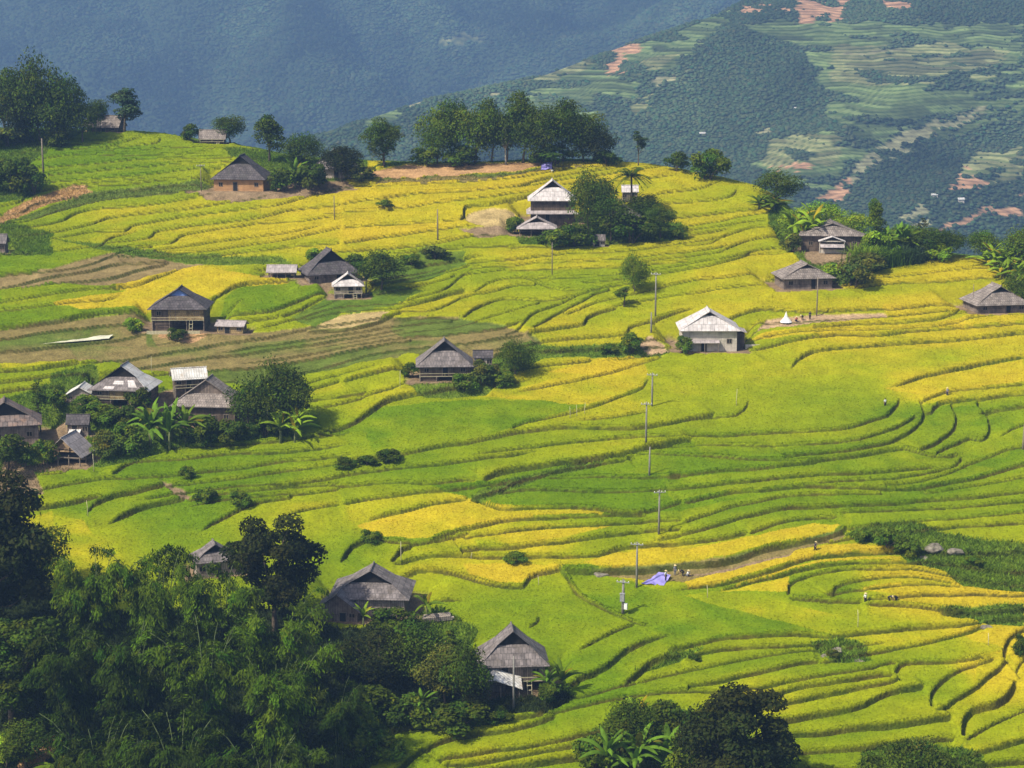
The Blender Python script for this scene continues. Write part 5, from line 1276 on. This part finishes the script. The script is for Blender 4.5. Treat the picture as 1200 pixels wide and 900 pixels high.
def rock(px, py, wpx, label, seed, group=None):
    p = gpos(px, py); s = scale_at(p); r = wpx / s / 2; rg = random.Random(seed)
    bm = bmesh.new(); bmesh.ops.create_icosphere(bm, subdivisions=3, radius=1.0)
    ax = [(Vector((rg.gauss(0, 1), rg.gauss(0, 1), rg.gauss(0, 1))).normalized(), rg.uniform(.55, .9)) for _ in range(14)]
    for v in bm.verts:
        c = v.co.copy()
        for d, k in ax:
            e = c.dot(d)
            if e > k: c -= d * (e - k)
        v.co = Vector((c.x * r, c.y * r * .8, c.z * r * .42 + r * .06))
    me = bpy.data.meshes.new('rock'); bm.to_mesh(me); bm.free()
    o = add_obj('rock', me, M['rock'], None, (p[0], p[1], gz(p[0], p[1]))); lab(o, label, 'rock', group); return o

def sheet(name, label, cat, pts, mat, lift=.5, wave=.12, thick=.02, group=None):
    """a tarp or plastic sheet lying over the ground along a traced outline"""
    g = np.array([gpos(*p)[:2] for p in pts]); A, Bq, Cq, Dq = g; n, m = 26, 10; V = []
    u, v = np.meshgrid(np.linspace(0, 1, n), np.linspace(0, 1, m)); u = u.ravel(); v = v.ravel()
    P = (A * (1 - u)[:, None] + Bq * u[:, None]) * (1 - v)[:, None] + (Dq * (1 - u)[:, None] + Cq * u[:, None]) * v[:, None]
    z = ground_z(P[:, 0], P[:, 1]) + lift + wave * vnoise(P[:, 0] * 1.3, P[:, 1] * 1.3, 9)
    top = np.c_[P, z]; bot = np.c_[P, z - thick]; i = np.arange(n * m).reshape(m, n)
    q = np.stack([i[:-1, :-1], i[:-1, 1:], i[1:, 1:], i[1:, :-1]], -1).reshape(-1, 4)
    rim = list(i[0]) + list(i[1:, -1]) + list(i[-1, -2::-1]) + list(i[-2:0:-1, 0])
    side = [(rim[k], rim[(k + 1) % len(rim)], rim[(k + 1) % len(rim)] + n * m, rim[k] + n * m) for k in range(len(rim))]
    me = np_mesh(name, np.vstack([top, bot]), quads=np.vstack([q, q[:, ::-1] + n * m, np.array(side)]), smooth=True)
    o = add_obj(name, me, mat); lab(o, label, cat, group); return o
# ------------------------------------------------------------------ build: air, land, houses
plan_houses()
build_hillside()
build_far()
build_haze()
_rh = random.Random(4)
for sp in HOUSE_SPECS: build_house(sp, _rh)
for px, py, wpx, hp in ((823, 158, 11, 5), (931, 128, 8, 4), (1095, 230, 12, 5), (1126, 236, 12, 7)):
    x, y, z = march(px, py, h_near, 800, 2400, 2.0); s = FPX / (y * CT - z * ST); W = wpx / s * .6; H = hp / s * .38
    r = empty('distant_house', (x, y, z)); 
    lab(r, {823: 'white speck house far across the valley above the round shrubs', 931: 'faint small house high on the far dark woodland', 1095: 'pale far house left among the valley trees at right', 1126: 'pale far house right below the red earth scar'}[px], 'house', 'houses across the valley')
    MB().box(-W/2, W/2, -W*.3, W*.3, -4, H).build('wall', M['white_wall'], r)
    MB().shell([[(-W*.56, -W*.38, H), (W*.56, -W*.38, H), (W*.56, 0, H*1.7), (-W*.56, 0, H*1.7)]], .3).shell([[(W*.56, W*.38, H), (-W*.56, W*.38, H), (-W*.56, 0, H*1.7), (W*.56, 0, H*1.7)]], .3).build('roof', M['roof_tin'], r)

# ------------------------------------------------------------------ trees and plants
HT = 'trees of the upper left hilltop grove'; RG = 'trees of the ridge grove'; RS = 'plants on the right spur'; TC = 'trees around the two-storey house'; LV = 'plants of the left village'
BG = 'bamboo clumps at lower left'; BU = 'undergrowth below the lower houses'; SH = 'small shrubs on terrace banks'; RC = 'plants at lower right'
PL = [
 ('broad1', 8, 166, 82, 52, 'dark', 'dark tree at the far left end of the upper left hilltop grove', HT),
 ('broad4', 47, 167, 100, 62, 'dark', 'tallest dark tree in the middle of the upper left hilltop grove', HT),
 ('broad0', 76, 167, 84, 54, 'dark', 'dark tree right of the tallest one in the upper left grove', HT),
 ('broad2', 28, 169, 56, 50, 'black', 'near-black low tree at the foot of the upper left grove', HT),
 ('broad3', 97, 168, 48, 40, 'dark', 'low dark tree touching the left wall of the hilltop house', HT),
 ('cone0', 146, 157, 56, 50, 'bluegreen', 'grey-green feathery tree behind the brown-roofed hilltop house', HT),
 ('broad1', 116, 152, 36, 30, 'dark', 'small dark tree rising behind the ridge of the hilltop house', HT),
 ('shrub0', 14, 226, 42, 50, 'dark', 'dark shrub at the left frame edge above the red earth bank', SH), ('shrub1', 40, 229, 34, 34, 'dark', 'dark shrub between the frame edge shrub and the wooden pole on the knoll', SH),
 ('shrub2', 12, 172, 22, 54, 'olive', 'light green rounded bush in front of the hilltop grove', SH), ('shrub3', 70, 172, 18, 30, 'dark', 'low dark bush in front of the hilltop grove trunks', SH),
 ('broad2', 270, 161, 34, 40, 'dark', 'round dark tree sheltering the small thatched granary on the skyline', None), ('shrub1', 225, 166, 20, 26, 'dark', 'dark bush on the skyline left of the thatched granary', SH),
 ('cone1', 316, 190, 64, 44, 'dark', 'tall dark ragged tree behind the orange clay house', None), ('broad0', 356, 196, 50, 44, 'dark', 'bushy tree between the ragged tree and the half hidden house', None),
 ('banana0', 346, 222, 46, 36, 'banana', 'banana plant by the right corner of the orange clay house', None), ('shrub0', 364, 223, 32, 46, 'dark', 'dark shrub right of the clay house banana plant', SH), ('shrub2', 330, 223, 26, 34, 'dark', 'dark shrub touching the right wall of the orange clay house', SH),
 ('broad3', 401, 214, 42, 48, 'black', 'dark low tree in front of the half hidden grey-roofed house', None), ('shrub3', 424, 214, 18, 34, 'olive', 'olive bush at the left tip of the red clay field', SH),
 ('round0', 450, 196, 57, 54, 'dark', 'single dense round tree on the ridge above the clay field', None),
 ('broad4', 512, 193, 66, 52, 'mid', 'bright green leftmost tree of the ridge grove', RG), ('broad0', 528, 191, 80, 46, 'dark', 'tall tree with pointed top second in the ridge grove', RG), ('broad2', 556, 193, 72, 52, 'mid', 'mid-green tree third from the left in the ridge grove', RG), ('broad1', 576, 191, 72, 40, 'dark', 'dark narrow tree left of the pale bare trunk on the ridge', RG),
 ('bare0', 593, 193, 52, 26, 'olive', 'thin tree with pale bare trunk in the gap of the ridge grove', RG),
 ('broad1', 613, 191, 80, 48, 'dark', 'tall dark tree right of the pale bare trunk on the ridge', RG), ('broad4', 634, 193, 66, 56, 'dark', 'broad dark tree in the middle right of the ridge grove', RG), ('broad3', 660, 191, 74, 54, 'dark', 'tallest rounded tree in the right half of the ridge grove', RG), ('broad2', 684, 192, 66, 50, 'dark', 'dark tree second from the right end of the ridge grove', RG), ('broad0', 700, 194, 48, 42, 'black', 'low dark tree at the right end of the ridge grove', RG),
 ('shrub0', 540, 195, 24, 46, 'dark', 'low bush under the left half of the ridge grove', SH), ('shrub1', 650, 195, 22, 60, 'dark', 'low bush under the right half of the ridge grove', SH),
 ('slender0', 748, 196, 48, 24, 'bluegreen', 'slender lone tree on the ridge right of the grove', None), ('shrub1', 792, 202, 22, 30, 'dark', 'left one of two round shrubs on the ridge at right', SH), ('shrub3', 829, 212, 36, 46, 'mid', 'right and larger one of two round shrubs on the ridge', SH),
 ('broad4', 913, 236, 36, 58, 'dark', 'low dark spreading tree on the right spur skyline', RS), ('grove1', 902, 244, 24, 50, 'mid', 'banana leaves below the dark spreading tree on the spur', RS), ('grove0', 944, 280, 62, 66, 'bright', 'vivid green banana clump above the porch farmhouse', RS), ('broad4', 938, 274, 44, 52, 'bright', 'vivid yellow-green bushy tree behind the vivid banana clump', RS), ('broad0', 962, 272, 46, 50, 'bright', 'bright leafy tree right behind the porch farmhouse roof', RS),
 ('cone1', 1024, 290, 68, 26, 'mid', 'narrow pointed tree right of the porch farmhouse', RS), ('broad2', 1003, 284, 44, 44, 'bright', 'rounded tree left of the narrow pointed tree on the spur', RS), ('grove1', 1046, 300, 54, 56, 'banana', 'banana clump right of the narrow pointed tree', RS), ('banana1', 1062, 302, 44, 40, 'mid', 'single banana plant at the right of the spur banana clump', RS),
 ('reed0', 1014, 310, 30, 40, 'bright', 'pale reeds in front of the narrow pointed tree', RS), ('reed1', 1040, 309, 28, 36, 'banana', 'pale reeds in front of the spur banana clump', RS), ('reed0', 1068, 306, 26, 40, 'bluegreen', 'grey-green reeds at the right end of the spur plants', RS),
 ('broad1', 1086, 302, 34, 50, 'dark', 'dark bushy tree on the skyline right of the reeds', RS), ('slender1', 1080, 292, 42, 18, 'black', 'thin dark tree on the skyline above the reeds', RS), ('broad3', 1112, 303, 32, 42, 'dark', 'dark round tree on the skyline further right of the reeds', RS), ('broad0', 1152, 305, 38, 36, 'mid', 'lone round tree on the skyline near the right edge', RS),
 ('grove0', 1168, 318, 40, 60, 'bright', 'banana clump at the right edge of the golden field', RS), ('broad4', 1198, 318, 50, 56, 'mid', 'leafy tree cut by the right frame edge behind the bananas', RS), ('broad2', 1198, 352, 46, 44, 'mid', 'leafy tree behind the house near the right edge', RS),
 ('shrub3', 1000, 337, 32, 40, 'olive', 'olive bush at the right wall of the lone golden field house', RS), ('shrub0', 972, 322, 24, 40, 'bright', 'bright low bush between the two spur farmhouses', RS), ('shrub1', 1020, 318, 20, 44, 'olive', 'olive bush at the foot of the spur reeds', RS), ('shrub2', 926, 296, 22, 26, 'olive', 'olive bush at the left wall of the porch farmhouse', RS),
 ('broad4', 690, 276, 74, 52, 'dark', 'tall dark tree right against the two-storey house', TC), ('palm0', 741, 252, 66, 42, 'mid', 'feathery palm standing over the dark clump at the top terraces', TC), ('broad0', 716, 284, 58, 50, 'dark', 'dense dark tree in the middle of the two-storey house clump', TC), ('broad2', 752, 252, 34, 44, 'dark', 'dark tree at the foot of the feathery palm', TC),
 ('round0', 774, 280, 38, 42, 'dark', 'round tree at the right end of the two-storey house clump', TC), ('shrub0', 676, 290, 28, 44, 'dark', 'dark shrub beneath the tall tree by the two-storey house', TC), ('shrub2', 650, 290, 20, 44, 'mid', 'grey-green shrub in front of the low open hut', TC), ('shrub1', 740, 286, 32, 56, 'dark', 'broad shrub in front of the grey hip-roofed hut', TC), ('shrub3', 793, 281, 18, 24, 'mid', 'small shrub at the right foot of the round clump tree', TC), ('broad1', 705, 250, 48, 40, 'dark', 'dark tree behind the two-storey house clump', TC), ('banana2', 668, 280, 28, 28, 'mid', 'small banana plant between the open hut and dark clump', TC), ('shrub2', 604, 266, 20, 26, 'mid', 'grey-green bush left of the two-storey house', SH),
 ('broad4', 744, 344, 46, 36, 'mid', 'small rounded tree alone on the fields beside a pole', None), ('slender0', 731, 361, 30, 26, 'mid', 'smaller sparse tree at the foot of the lone field tree', None), ('shrub1', 741, 415, 24, 28, 'mid', 'bush left of the white-roofed house path', SH), ('shrub3', 712, 414, 12, 22, 'mid', 'low green bush strip left of the footpath bush', SH), ('shrub0', 801, 416, 20, 24, 'mid', 'shrub at the left corner of the white-roofed house', SH),
 ('broad3', 447, 340, 46, 56, 'dark', 'dark bushy tree right of the dark-roofed farmhouse', None), ('banana0', 429, 336, 48, 38, 'banana', 'banana plant before the dark bushy tree above the tan field', None), ('shrub2', 372, 304, 16, 26, 'bright', 'bright low bush behind the dark-roofed farmhouse', SH), ('shrub1', 418, 305, 20, 36, 'dark', 'dark bush behind the banana above the tan field', SH), ('shrub2', 512, 305, 16, 34, 'olive', 'olive bush at the foot of the pole above the middle fields', SH),('shrub3', 480, 312, 13, 24, 'mid', 'low green bush strip left of the pole above the middle fields', SH), ('shrub1', 450, 246, 10, 20, 'mid', 'tiny bush on the upper golden terraces', SH),
 ('broad4', 604, 440, 42, 46, 'dark', 'dark tree right of the grey boarded hip-roof farmhouse', None), ('shrub3', 566, 452, 26, 34, 'olive', 'grey-olive bush below the tiny dark-roofed shed', SH), ('shrub0', 545, 458, 22, 32, 'mid', 'green bush at the right front of the grey boarded farmhouse', SH), ('shrub2', 590, 452, 18, 30, 'mid', 'green bush on the bank under the dark tree at centre', SH), ('shrub1', 483, 436, 16, 24, 'dark', 'dark bush at the left wall of the grey boarded farmhouse', SH),
 ('slender1', 47, 492, 66, 28, 'dark', 'slender dark tree above the left edge farmhouse', LV), ('broad4', 322, 506, 84, 74, 'dark', 'big dark tree at the right end of the left village', LV), ('broad0', 292, 508, 60, 48, 'dark', 'dark tree left of the big village tree', LV), ('broad1', 344, 506, 72, 52, 'dark', 'dark tree behind the bright banana of the left village', LV),
 ('grove0', 338, 518, 50, 50, 'bright', 'bright banana clump at the right end of the left village', LV), ('grove1', 190, 522, 74, 66, 'banana', 'large banana clump in the middle of the left village', LV), ('banana1', 218, 522, 60, 52, 'mid', 'banana plant right of the large middle village clump', LV), ('banana2', 178, 510, 66, 46, 'banana', 'tall banana plant with an upright pale leaf in the left village', LV), ('shrub2', 238, 523, 34, 44, 'dark', 'dark shrub under the large grey gabled house', LV),
 ('shrub0', 150, 532, 36, 46, 'mid', 'green shrub left of the large village banana clump', LV), ('shrub1', 128, 538, 32, 36, 'olive', 'grey-olive shrub right of the open post hut', LV), ('shrub3', 166, 478, 26, 34, 'dark', 'dark shrub at the right front of the patched tin roof house', LV), ('shrub2', 65, 478, 22, 34, 'mid', 'green shrub left of the white-edged gabled shed', LV), ('shrub0', 118, 496, 24, 44, 'mid', 'green shrub below the patched tin roof house', LV), ('shrub1', 10, 552, 40, 50, 'dark', 'dark shrub below the left edge farmhouse', LV), ('shrub3', 52, 540, 30, 36, 'mid', 'green shrub left of the open post hut', LV), ('shrub0', 270, 520, 28, 50, 'dark', 'dark shrub at the foot of the village trees', LV), ('shrub2', 100, 482, 18, 40, 'mid', 'green bush strip under the white-edged gabled shed', LV), ('shrub1', 310, 514, 24, 44, 'dark', 'dark shrub left of the bright village banana', LV), ('shrub3', 208, 400, 14, 24, 'dark', 'dark round bush in front of the blue-gabled stilt house', SH),('shrub0', 140, 498, 24, 40, 'dark', 'dark shrub between the village sheds and the banana clump', LV), ('shrub2', 155, 390, 16, 30, 'bright', 'yellow-green bush left of the blue-gabled stilt house', SH),
 ('shrub1', 406, 550, 14, 28, 'dark', 'left one of three dark bushes in a row on the middle bank', SH), ('shrub2', 432, 547, 13, 28, 'dark', 'middle one of three dark bushes in a row on the bank', SH), ('shrub0', 457, 543, 18, 30, 'dark', 'right one of three dark bushes in a row on the bank', SH), ('shrub3', 219, 561, 16, 20, 'mid', 'small round bush alone on the green terraces left', SH), ('shrub2', 240, 587, 16, 28, 'mid', 'bush at the end of the dirt path on the green terraces', SH), ('shrub0', 281, 594, 18, 28, 'mid', 'bush above the tall dark tree on the green terraces', SH), ('shrub1', 607, 659, 13, 30, 'mid', 'small bush on the bank above the yellow strip, lower centre', SH), ('shrub3', 435, 636, 16, 26, 'mid', 'small bush on the steep bank left of centre', SH),
 ('shrub1', 1040, 648, 24, 36, 'mid', 'white-flecked bush left part on the scrubby right bank', RC), ('shrub0', 1064, 652, 22, 32, 'mid', 'leafy bush right beside the boulders of the scrubby bank', RC), ('shrub2', 1012, 636, 16, 26, 'mid', 'low bush at the left tip of the scrubby right bank', RC), ('shrub3', 1140, 664, 12, 20, 'mid', 'low bush in the grassy hollow at the right', RC), ('shrub0', 976, 772, 10, 16, 'olive', 'low bush among the grey rocks at lower right', RC), ('shrub3', 1196, 770, 26, 24, 'dark', 'dark bush on the bank at the right frame edge', RC), ('shrub2', 815, 775, 10, 17, 'dark', 'low dark bush on the bank above the lower right trees', RC),
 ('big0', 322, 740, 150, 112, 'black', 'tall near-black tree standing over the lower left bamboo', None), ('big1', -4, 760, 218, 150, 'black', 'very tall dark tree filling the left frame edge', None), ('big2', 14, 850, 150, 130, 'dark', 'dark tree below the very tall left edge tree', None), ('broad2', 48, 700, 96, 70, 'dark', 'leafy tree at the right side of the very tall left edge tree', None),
 ('bamboo0', 118, 792, 192, 129, 'bamboo', 'bamboo clump at the upper left of the lower left thicket', BG), ('bamboo1', 190, 800, 211, 140, 'bamboo', 'bamboo clump with the highest top in the lower left thicket', BG), ('bamboo2', 262, 806, 192, 135, 'bamboo', 'bamboo clump in front of the half hidden grey-roofed house', BG), ('bamboo3', 326, 842, 179, 140, 'bamboo', 'bamboo clump at the right edge of the lower left thicket', BG),
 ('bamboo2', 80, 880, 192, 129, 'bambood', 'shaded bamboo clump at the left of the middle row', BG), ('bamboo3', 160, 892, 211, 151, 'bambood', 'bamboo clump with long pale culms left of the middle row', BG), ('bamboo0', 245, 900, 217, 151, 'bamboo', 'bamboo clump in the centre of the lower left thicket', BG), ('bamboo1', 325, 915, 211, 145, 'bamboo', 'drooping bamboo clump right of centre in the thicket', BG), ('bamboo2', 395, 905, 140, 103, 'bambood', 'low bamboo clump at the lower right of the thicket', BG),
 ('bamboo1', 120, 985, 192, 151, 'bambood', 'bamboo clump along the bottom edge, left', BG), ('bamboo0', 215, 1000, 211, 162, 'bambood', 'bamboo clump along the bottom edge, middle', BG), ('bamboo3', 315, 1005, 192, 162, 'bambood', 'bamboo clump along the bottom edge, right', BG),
 ('broad1', 30, 905, 60, 60, 'dark', 'small tree above the clay patch at bottom left corner', None), ('banana2', 70, 915, 55, 50, 'mid', 'banana-like plant beside the clay patch at bottom left', None), ('shrub1', 8, 900, 40, 50, 'bright', 'bright yellow-green bush in the bottom left corner', None),
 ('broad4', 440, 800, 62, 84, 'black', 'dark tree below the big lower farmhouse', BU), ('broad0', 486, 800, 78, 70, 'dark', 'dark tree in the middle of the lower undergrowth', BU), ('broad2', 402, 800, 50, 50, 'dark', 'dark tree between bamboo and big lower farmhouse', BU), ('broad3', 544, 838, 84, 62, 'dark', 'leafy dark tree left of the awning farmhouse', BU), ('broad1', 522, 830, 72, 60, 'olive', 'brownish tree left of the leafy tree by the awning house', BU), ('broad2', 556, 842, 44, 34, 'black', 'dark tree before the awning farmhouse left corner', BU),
 ('banana0', 426, 738, 36, 36, 'bright', 'bright banana plant before the big lower farmhouse', BU), ('banana1', 494, 848, 50, 40, 'banana', 'banana plant standing alone in the lower undergrowth', BU), ('banana2', 500, 722, 44, 40, 'mid', 'banana plant at the right end of the big lower farmhouse', BU), ('slender1', 532, 790, 62, 30, 'dark', 'thin tree between the two lower farmhouses', BU), ('shrub0', 462, 742, 30, 56, 'dark', 'dark shrub in front of the big lower farmhouse', BU), ('shrub1', 430, 850, 44, 70, 'dark', 'dark shrub right of the lower bamboo', BU), ('shrub2', 480, 852, 34, 60, 'dark', 'shrub at the foot of the lone undergrowth banana', BU), ('shrub3', 540, 856, 34, 70, 'dark', 'shrub at the foot of the brownish tree', BU), ('shrub1', 412, 890, 54, 70, 'mid', 'mid-green shrub right of the bottom bamboo', BU), ('shrub0', 450, 890, 30, 50, 'mid', 'mid-green shrub on the bottom terrace edge', BU), ('shrub3', 584, 848, 20, 30, 'dark', 'dark shrub under the pole of the awning farmhouse', BU),
 ('banana0', 658, 816, 56, 48, 'mid', 'banana plant right of the awning farmhouse', BU), ('banana1', 642, 816, 44, 36, 'banana', 'banana plant against the awning farmhouse right wall', BU), ('shrub2', 650, 822, 22, 44, 'dark', 'dark shrub under the awning farmhouse bananas', BU),
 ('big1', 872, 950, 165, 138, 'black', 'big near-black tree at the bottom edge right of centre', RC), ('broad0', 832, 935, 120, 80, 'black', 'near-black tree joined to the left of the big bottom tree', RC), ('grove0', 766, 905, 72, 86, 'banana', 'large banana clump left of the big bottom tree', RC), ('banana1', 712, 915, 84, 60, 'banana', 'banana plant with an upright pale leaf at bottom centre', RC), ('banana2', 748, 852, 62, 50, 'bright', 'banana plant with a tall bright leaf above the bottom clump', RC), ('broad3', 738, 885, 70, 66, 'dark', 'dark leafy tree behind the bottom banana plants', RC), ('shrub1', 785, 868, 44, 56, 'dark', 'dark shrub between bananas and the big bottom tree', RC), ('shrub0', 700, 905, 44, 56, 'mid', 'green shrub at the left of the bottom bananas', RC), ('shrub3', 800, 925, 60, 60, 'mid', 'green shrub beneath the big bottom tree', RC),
 ('broad4', 985, 270, 34, 40, 'bright', 'lime green bush on the spur skyline between vivid bananas and pointed tree', RS), ('shrub2', 1030, 304, 28, 40, 'bright', 'lime green shrub below the narrow pointed tree', RS), ('broad0', 1060, 284, 36, 44, 'mid', 'leafy tree behind the spur banana clump', RS), ('shrub0', 1098, 306, 22, 36, 'bright', 'lime green shrub at the skyline edge right of the grey-green reeds', RS), ('grove1', 1184, 330, 44, 50, 'bright', 'banana clump in front of the right edge leafy trees', RS),
 ('broad3', 594, 191, 58, 46, 'dark', 'dark tree behind the pale bare trunk filling the ridge grove gap', RG), ('shrub3', 500, 194, 20, 40, 'mid', 'low green bush at the left end of the ridge grove', SH), ('shrub2', 712, 196, 18, 34, 'dark', 'low dark bush at the right end of the ridge grove', SH),
 ('fern0', 1050, 950, 76, 110, 'dark', 'low feathery tree at the bottom edge, left one', RC), ('fern0', 1110, 960, 80, 110, 'dark', 'low feathery tree at the bottom edge, right one', RC), ('fern0', 1080, 930, 60, 80, 'olive', 'lighter feathery tree between the two bottom ones', RC),
]
PL += [('broad3', 30, 168, 76, 56, 'dark', 'dark tree between the far left and tallest trees of the upper left grove', HT), ('broad2', 62, 170, 56, 54, 'dark', 'low broad tree at the front middle of the upper left grove', HT)]
for args in PL: plant(*args)

# ------------------------------------------------------------------ poles, stakes, rocks, sheets, people
pole(757, 524, 52, 'tall dark utility pole at mid field with a wide crossarm', 1)
pole(761, 560, 36, 'short pole just below the bank under the tall mid field pole', 0)
pole(772, 629, 56, 'pale utility pole above the lower yellow strip', 1)
pole(746, 690, 58, 'utility pole with wide crossarm beside the violet tarp', 1)
pole(730, 722, 44, 'thick utility pole with metal boxes left of the violet tarp', 1, box=True, r=.22)
pole(768, 374, 54, 'pale utility pole right of the lone field tree', 1); pole(763, 392, 26, 'short pale pole at the head of the white house footpath', 0); pole(764, 478, 42, 'thin pole on the field below the footpath', 1)
pole(513, 284, 38, 'dark wooden pole above the middle fields', 0, mat='post'); pole(392, 259, 30, 'thin dark pole on the upper golden terraces', 0, mat='post', r=.10); pole(51, 205, 42, 'dark wooden pole on the upper left knoll', 0, mat='post', r=.2); pole(236, 226, 32, 'thin pole left of the orange clay house', 1, mat='post', r=.1)
pole(957, 370, 46, 'thin pole in front of the lone golden field house', 0, mat='post', r=.12); pole(647, 324, 40, 'thin pole below the two-storey house clump', 0, mat='post', r=.1); pole(602, 832, 66, 'pole in front of the awning farmhouse', 0, r=.14); pole(1140, 356, 30, 'thin pole at the left wall of the house near the right edge', 0, mat='post', r=.08); pole(1199, 528, 32, 'dark post at the right frame edge', 0, mat='post', r=.2); pole(470, 660, 26, 'leaning bamboo pole above the big lower farmhouse', 0, mat='palepost', r=.06)
for px, py, h, t in ((110, 557, 24, 'bamboo stake right of the open post hut'), (103, 607, 22, 'bamboo stake on the green terrace bank at left'), (204, 458, 26, 'bamboo stake left of the raised granary'), (668, 492, 16, 'leftmost stake of three above the middle bank'), (676, 490, 16, 'middle stake of three above the middle bank'), (685, 487, 16, 'right stake of three above the middle bank'), (469, 460, 24, 'stake on the bank left of the boarded farmhouse'), (829, 702, 18, 'stake on the yellow strip right of the violet tarp'), (1005, 739, 24, 'stake in the field below the white-shirted worker'), (552, 655, 10, 'stake beside the lower yellow strip'), (863, 478, 22, 'leaning stake in the field below the white-roofed house'), (314, 514, 40, 'tall stake left of the bright village banana'), (178, 440, 22, 'stake by the patched tin roof house'), (631, 686, 14, 'stake at the end of the lower yellow strip'),(1158, 760, 18, 'stake in the golden field at the right edge')):
    stake(px, py, h, t)
for i, (px, py, w_, t) in enumerate(((1095, 646, 30, 'widest grey boulder on the scrubby right bank'), (1120, 650, 22, 'grey boulder right of the widest one on the scrubby bank'), (1082, 655, 16, 'small grey boulder left on the scrubby bank'), (1156, 735, 17, 'pale boulder at the edge of the right golden field'), (1108, 783, 14, 'pale boulder on the curved bank at lower right'), (1008, 776, 18, 'pale rock at the right of the lower rocky patch'), (980, 764, 26, 'grey rock in the middle of the lower rocky patch'), (966, 770, 16, 'small grey rock left in the lower rocky patch'), (703, 672, 22, 'flat grey rock pile left of the violet tarp'), (817, 773, 10, 'little rock on the bank above the lower right trees'), (944, 681, 7, 'small pale stone at the yellow strip curve'))):
    rock(px, py, w_, t, i)
p = gpos(512, 727); tp_ = empty('timber_pile', (p[0], p[1], gz(p[0], p[1])), .3); lab(tp_, 'pile of pale sawn planks right of the big lower farmhouse', 'timber')
for k in range(9): MB().box(-1.9 + _rp.uniform(-.4, .4), 1.9 + _rp.uniform(-.3, .5), -.9 + (k % 3) * .62, -.45 + (k % 3) * .62, .02 + (k // 3) * .24, .2 + (k // 3) * .24).build('plank', M['wood_pale'], tp_)
sheet('plastic_sheet', 'long pale plastic sheet lying on the fallow bed at left', 'plastic sheet', [(48, 407), (118, 396), (133, 395), (128, 400)], M['plastic'], .35)
sheet('tarp', 'violet-blue tarp spread on the bank beside the crossarm pole', 'tarp', [(751, 687), (772, 672), (786, 677), (778, 688)], M['purple'], .5, .25)
sheet('tarp', 'violet tarp on the red clay field near the ridge grove', 'tarp', [(634, 203), (634, 195), (647, 193), (647, 201)], M['purple'], .5, .2)
# a white cloth tent of sheaves
p = gpos(921, 378); s = scale_at(p); b_ = MB(); r_ = 15 / s / 2; hh = 12 / s
ring = [Vector((math.cos(t) * r_, math.sin(t) * r_ * .7, -.2)) for t in np.linspace(0, 2 * math.pi, 13)[:-1]]
for i in range(12):
    q0, q1 = ring[i], ring[(i + 1) % 12]; m0 = q0 * .3 + Vector((0, 0, hh * .45)); m1 = q1 * .3 + Vector((0, 0, hh * .45)); ap = Vector((0, 0, hh))
    b_.poly([q0, q1, m1, m0]); b_.poly([m0, m1, ap])
lab(b_.build('tent', M['white'], None, True, (p[0], p[1], gz(p[0], p[1]) + .1)), 'small white cloth tent on the pink threshing plot', 'tent')
person(1037, 479, 'stand', 'white', 'black', 'person in a white shirt standing on the curved bank at right', False, .4)
person(1110, 465, 'stand', 'grey', 'indigo', 'person in grey standing on the bank of the golden field at right', True, -.8)
person(955, 648, 'walk', 'indigo', 'black', 'person in dark clothes walking along the bank path', True, 1.9)
person(1014, 707, 'stand', 'white', 'black', 'person in white standing by the golden strip at lower right', True, .2)
person(1042, 706, 'bend', 'indigo', 'black', 'person in dark clothes bending over the rice, left of a pair', True, 1.2)
person(1050, 706, 'bend', 'black', 'indigo', 'person in dark clothes bending over the rice, right of a pair', True, -1.2)
person(780, 684, 'stand', 'white', 'indigo', 'person in white standing on the end of the violet tarp', True, 1.0, lift=.5)
person(800, 675, 'bend', 'black', 'black', 'person in black bending on the path right of the violet tarp', True, -1.4)
person(806, 675, 'squat', 'white', 'grey', 'person in white squatting on the path right of the violet tarp', True, .9)
person(791, 673, 'stand', 'grey', 'grey', 'person in grey standing behind the violet tarp group', True, .3)
person(648, 205, 'bend', 'white', 'black', 'person in white bending beside the violet tarp on the clay field', True, -1.5)
person(933, 378, 'squat', 'red', 'indigo', 'person in red squatting beside the white cloth tent', True, .8)
person(940, 376, 'bend', 'indigo', 'black', 'person in dark clothes bending right of the white cloth tent', True, -.6)
person(949, 376, 'stand', 'indigo', 'black', 'person in dark clothes standing left of the thin pole plot', False, 0.0)
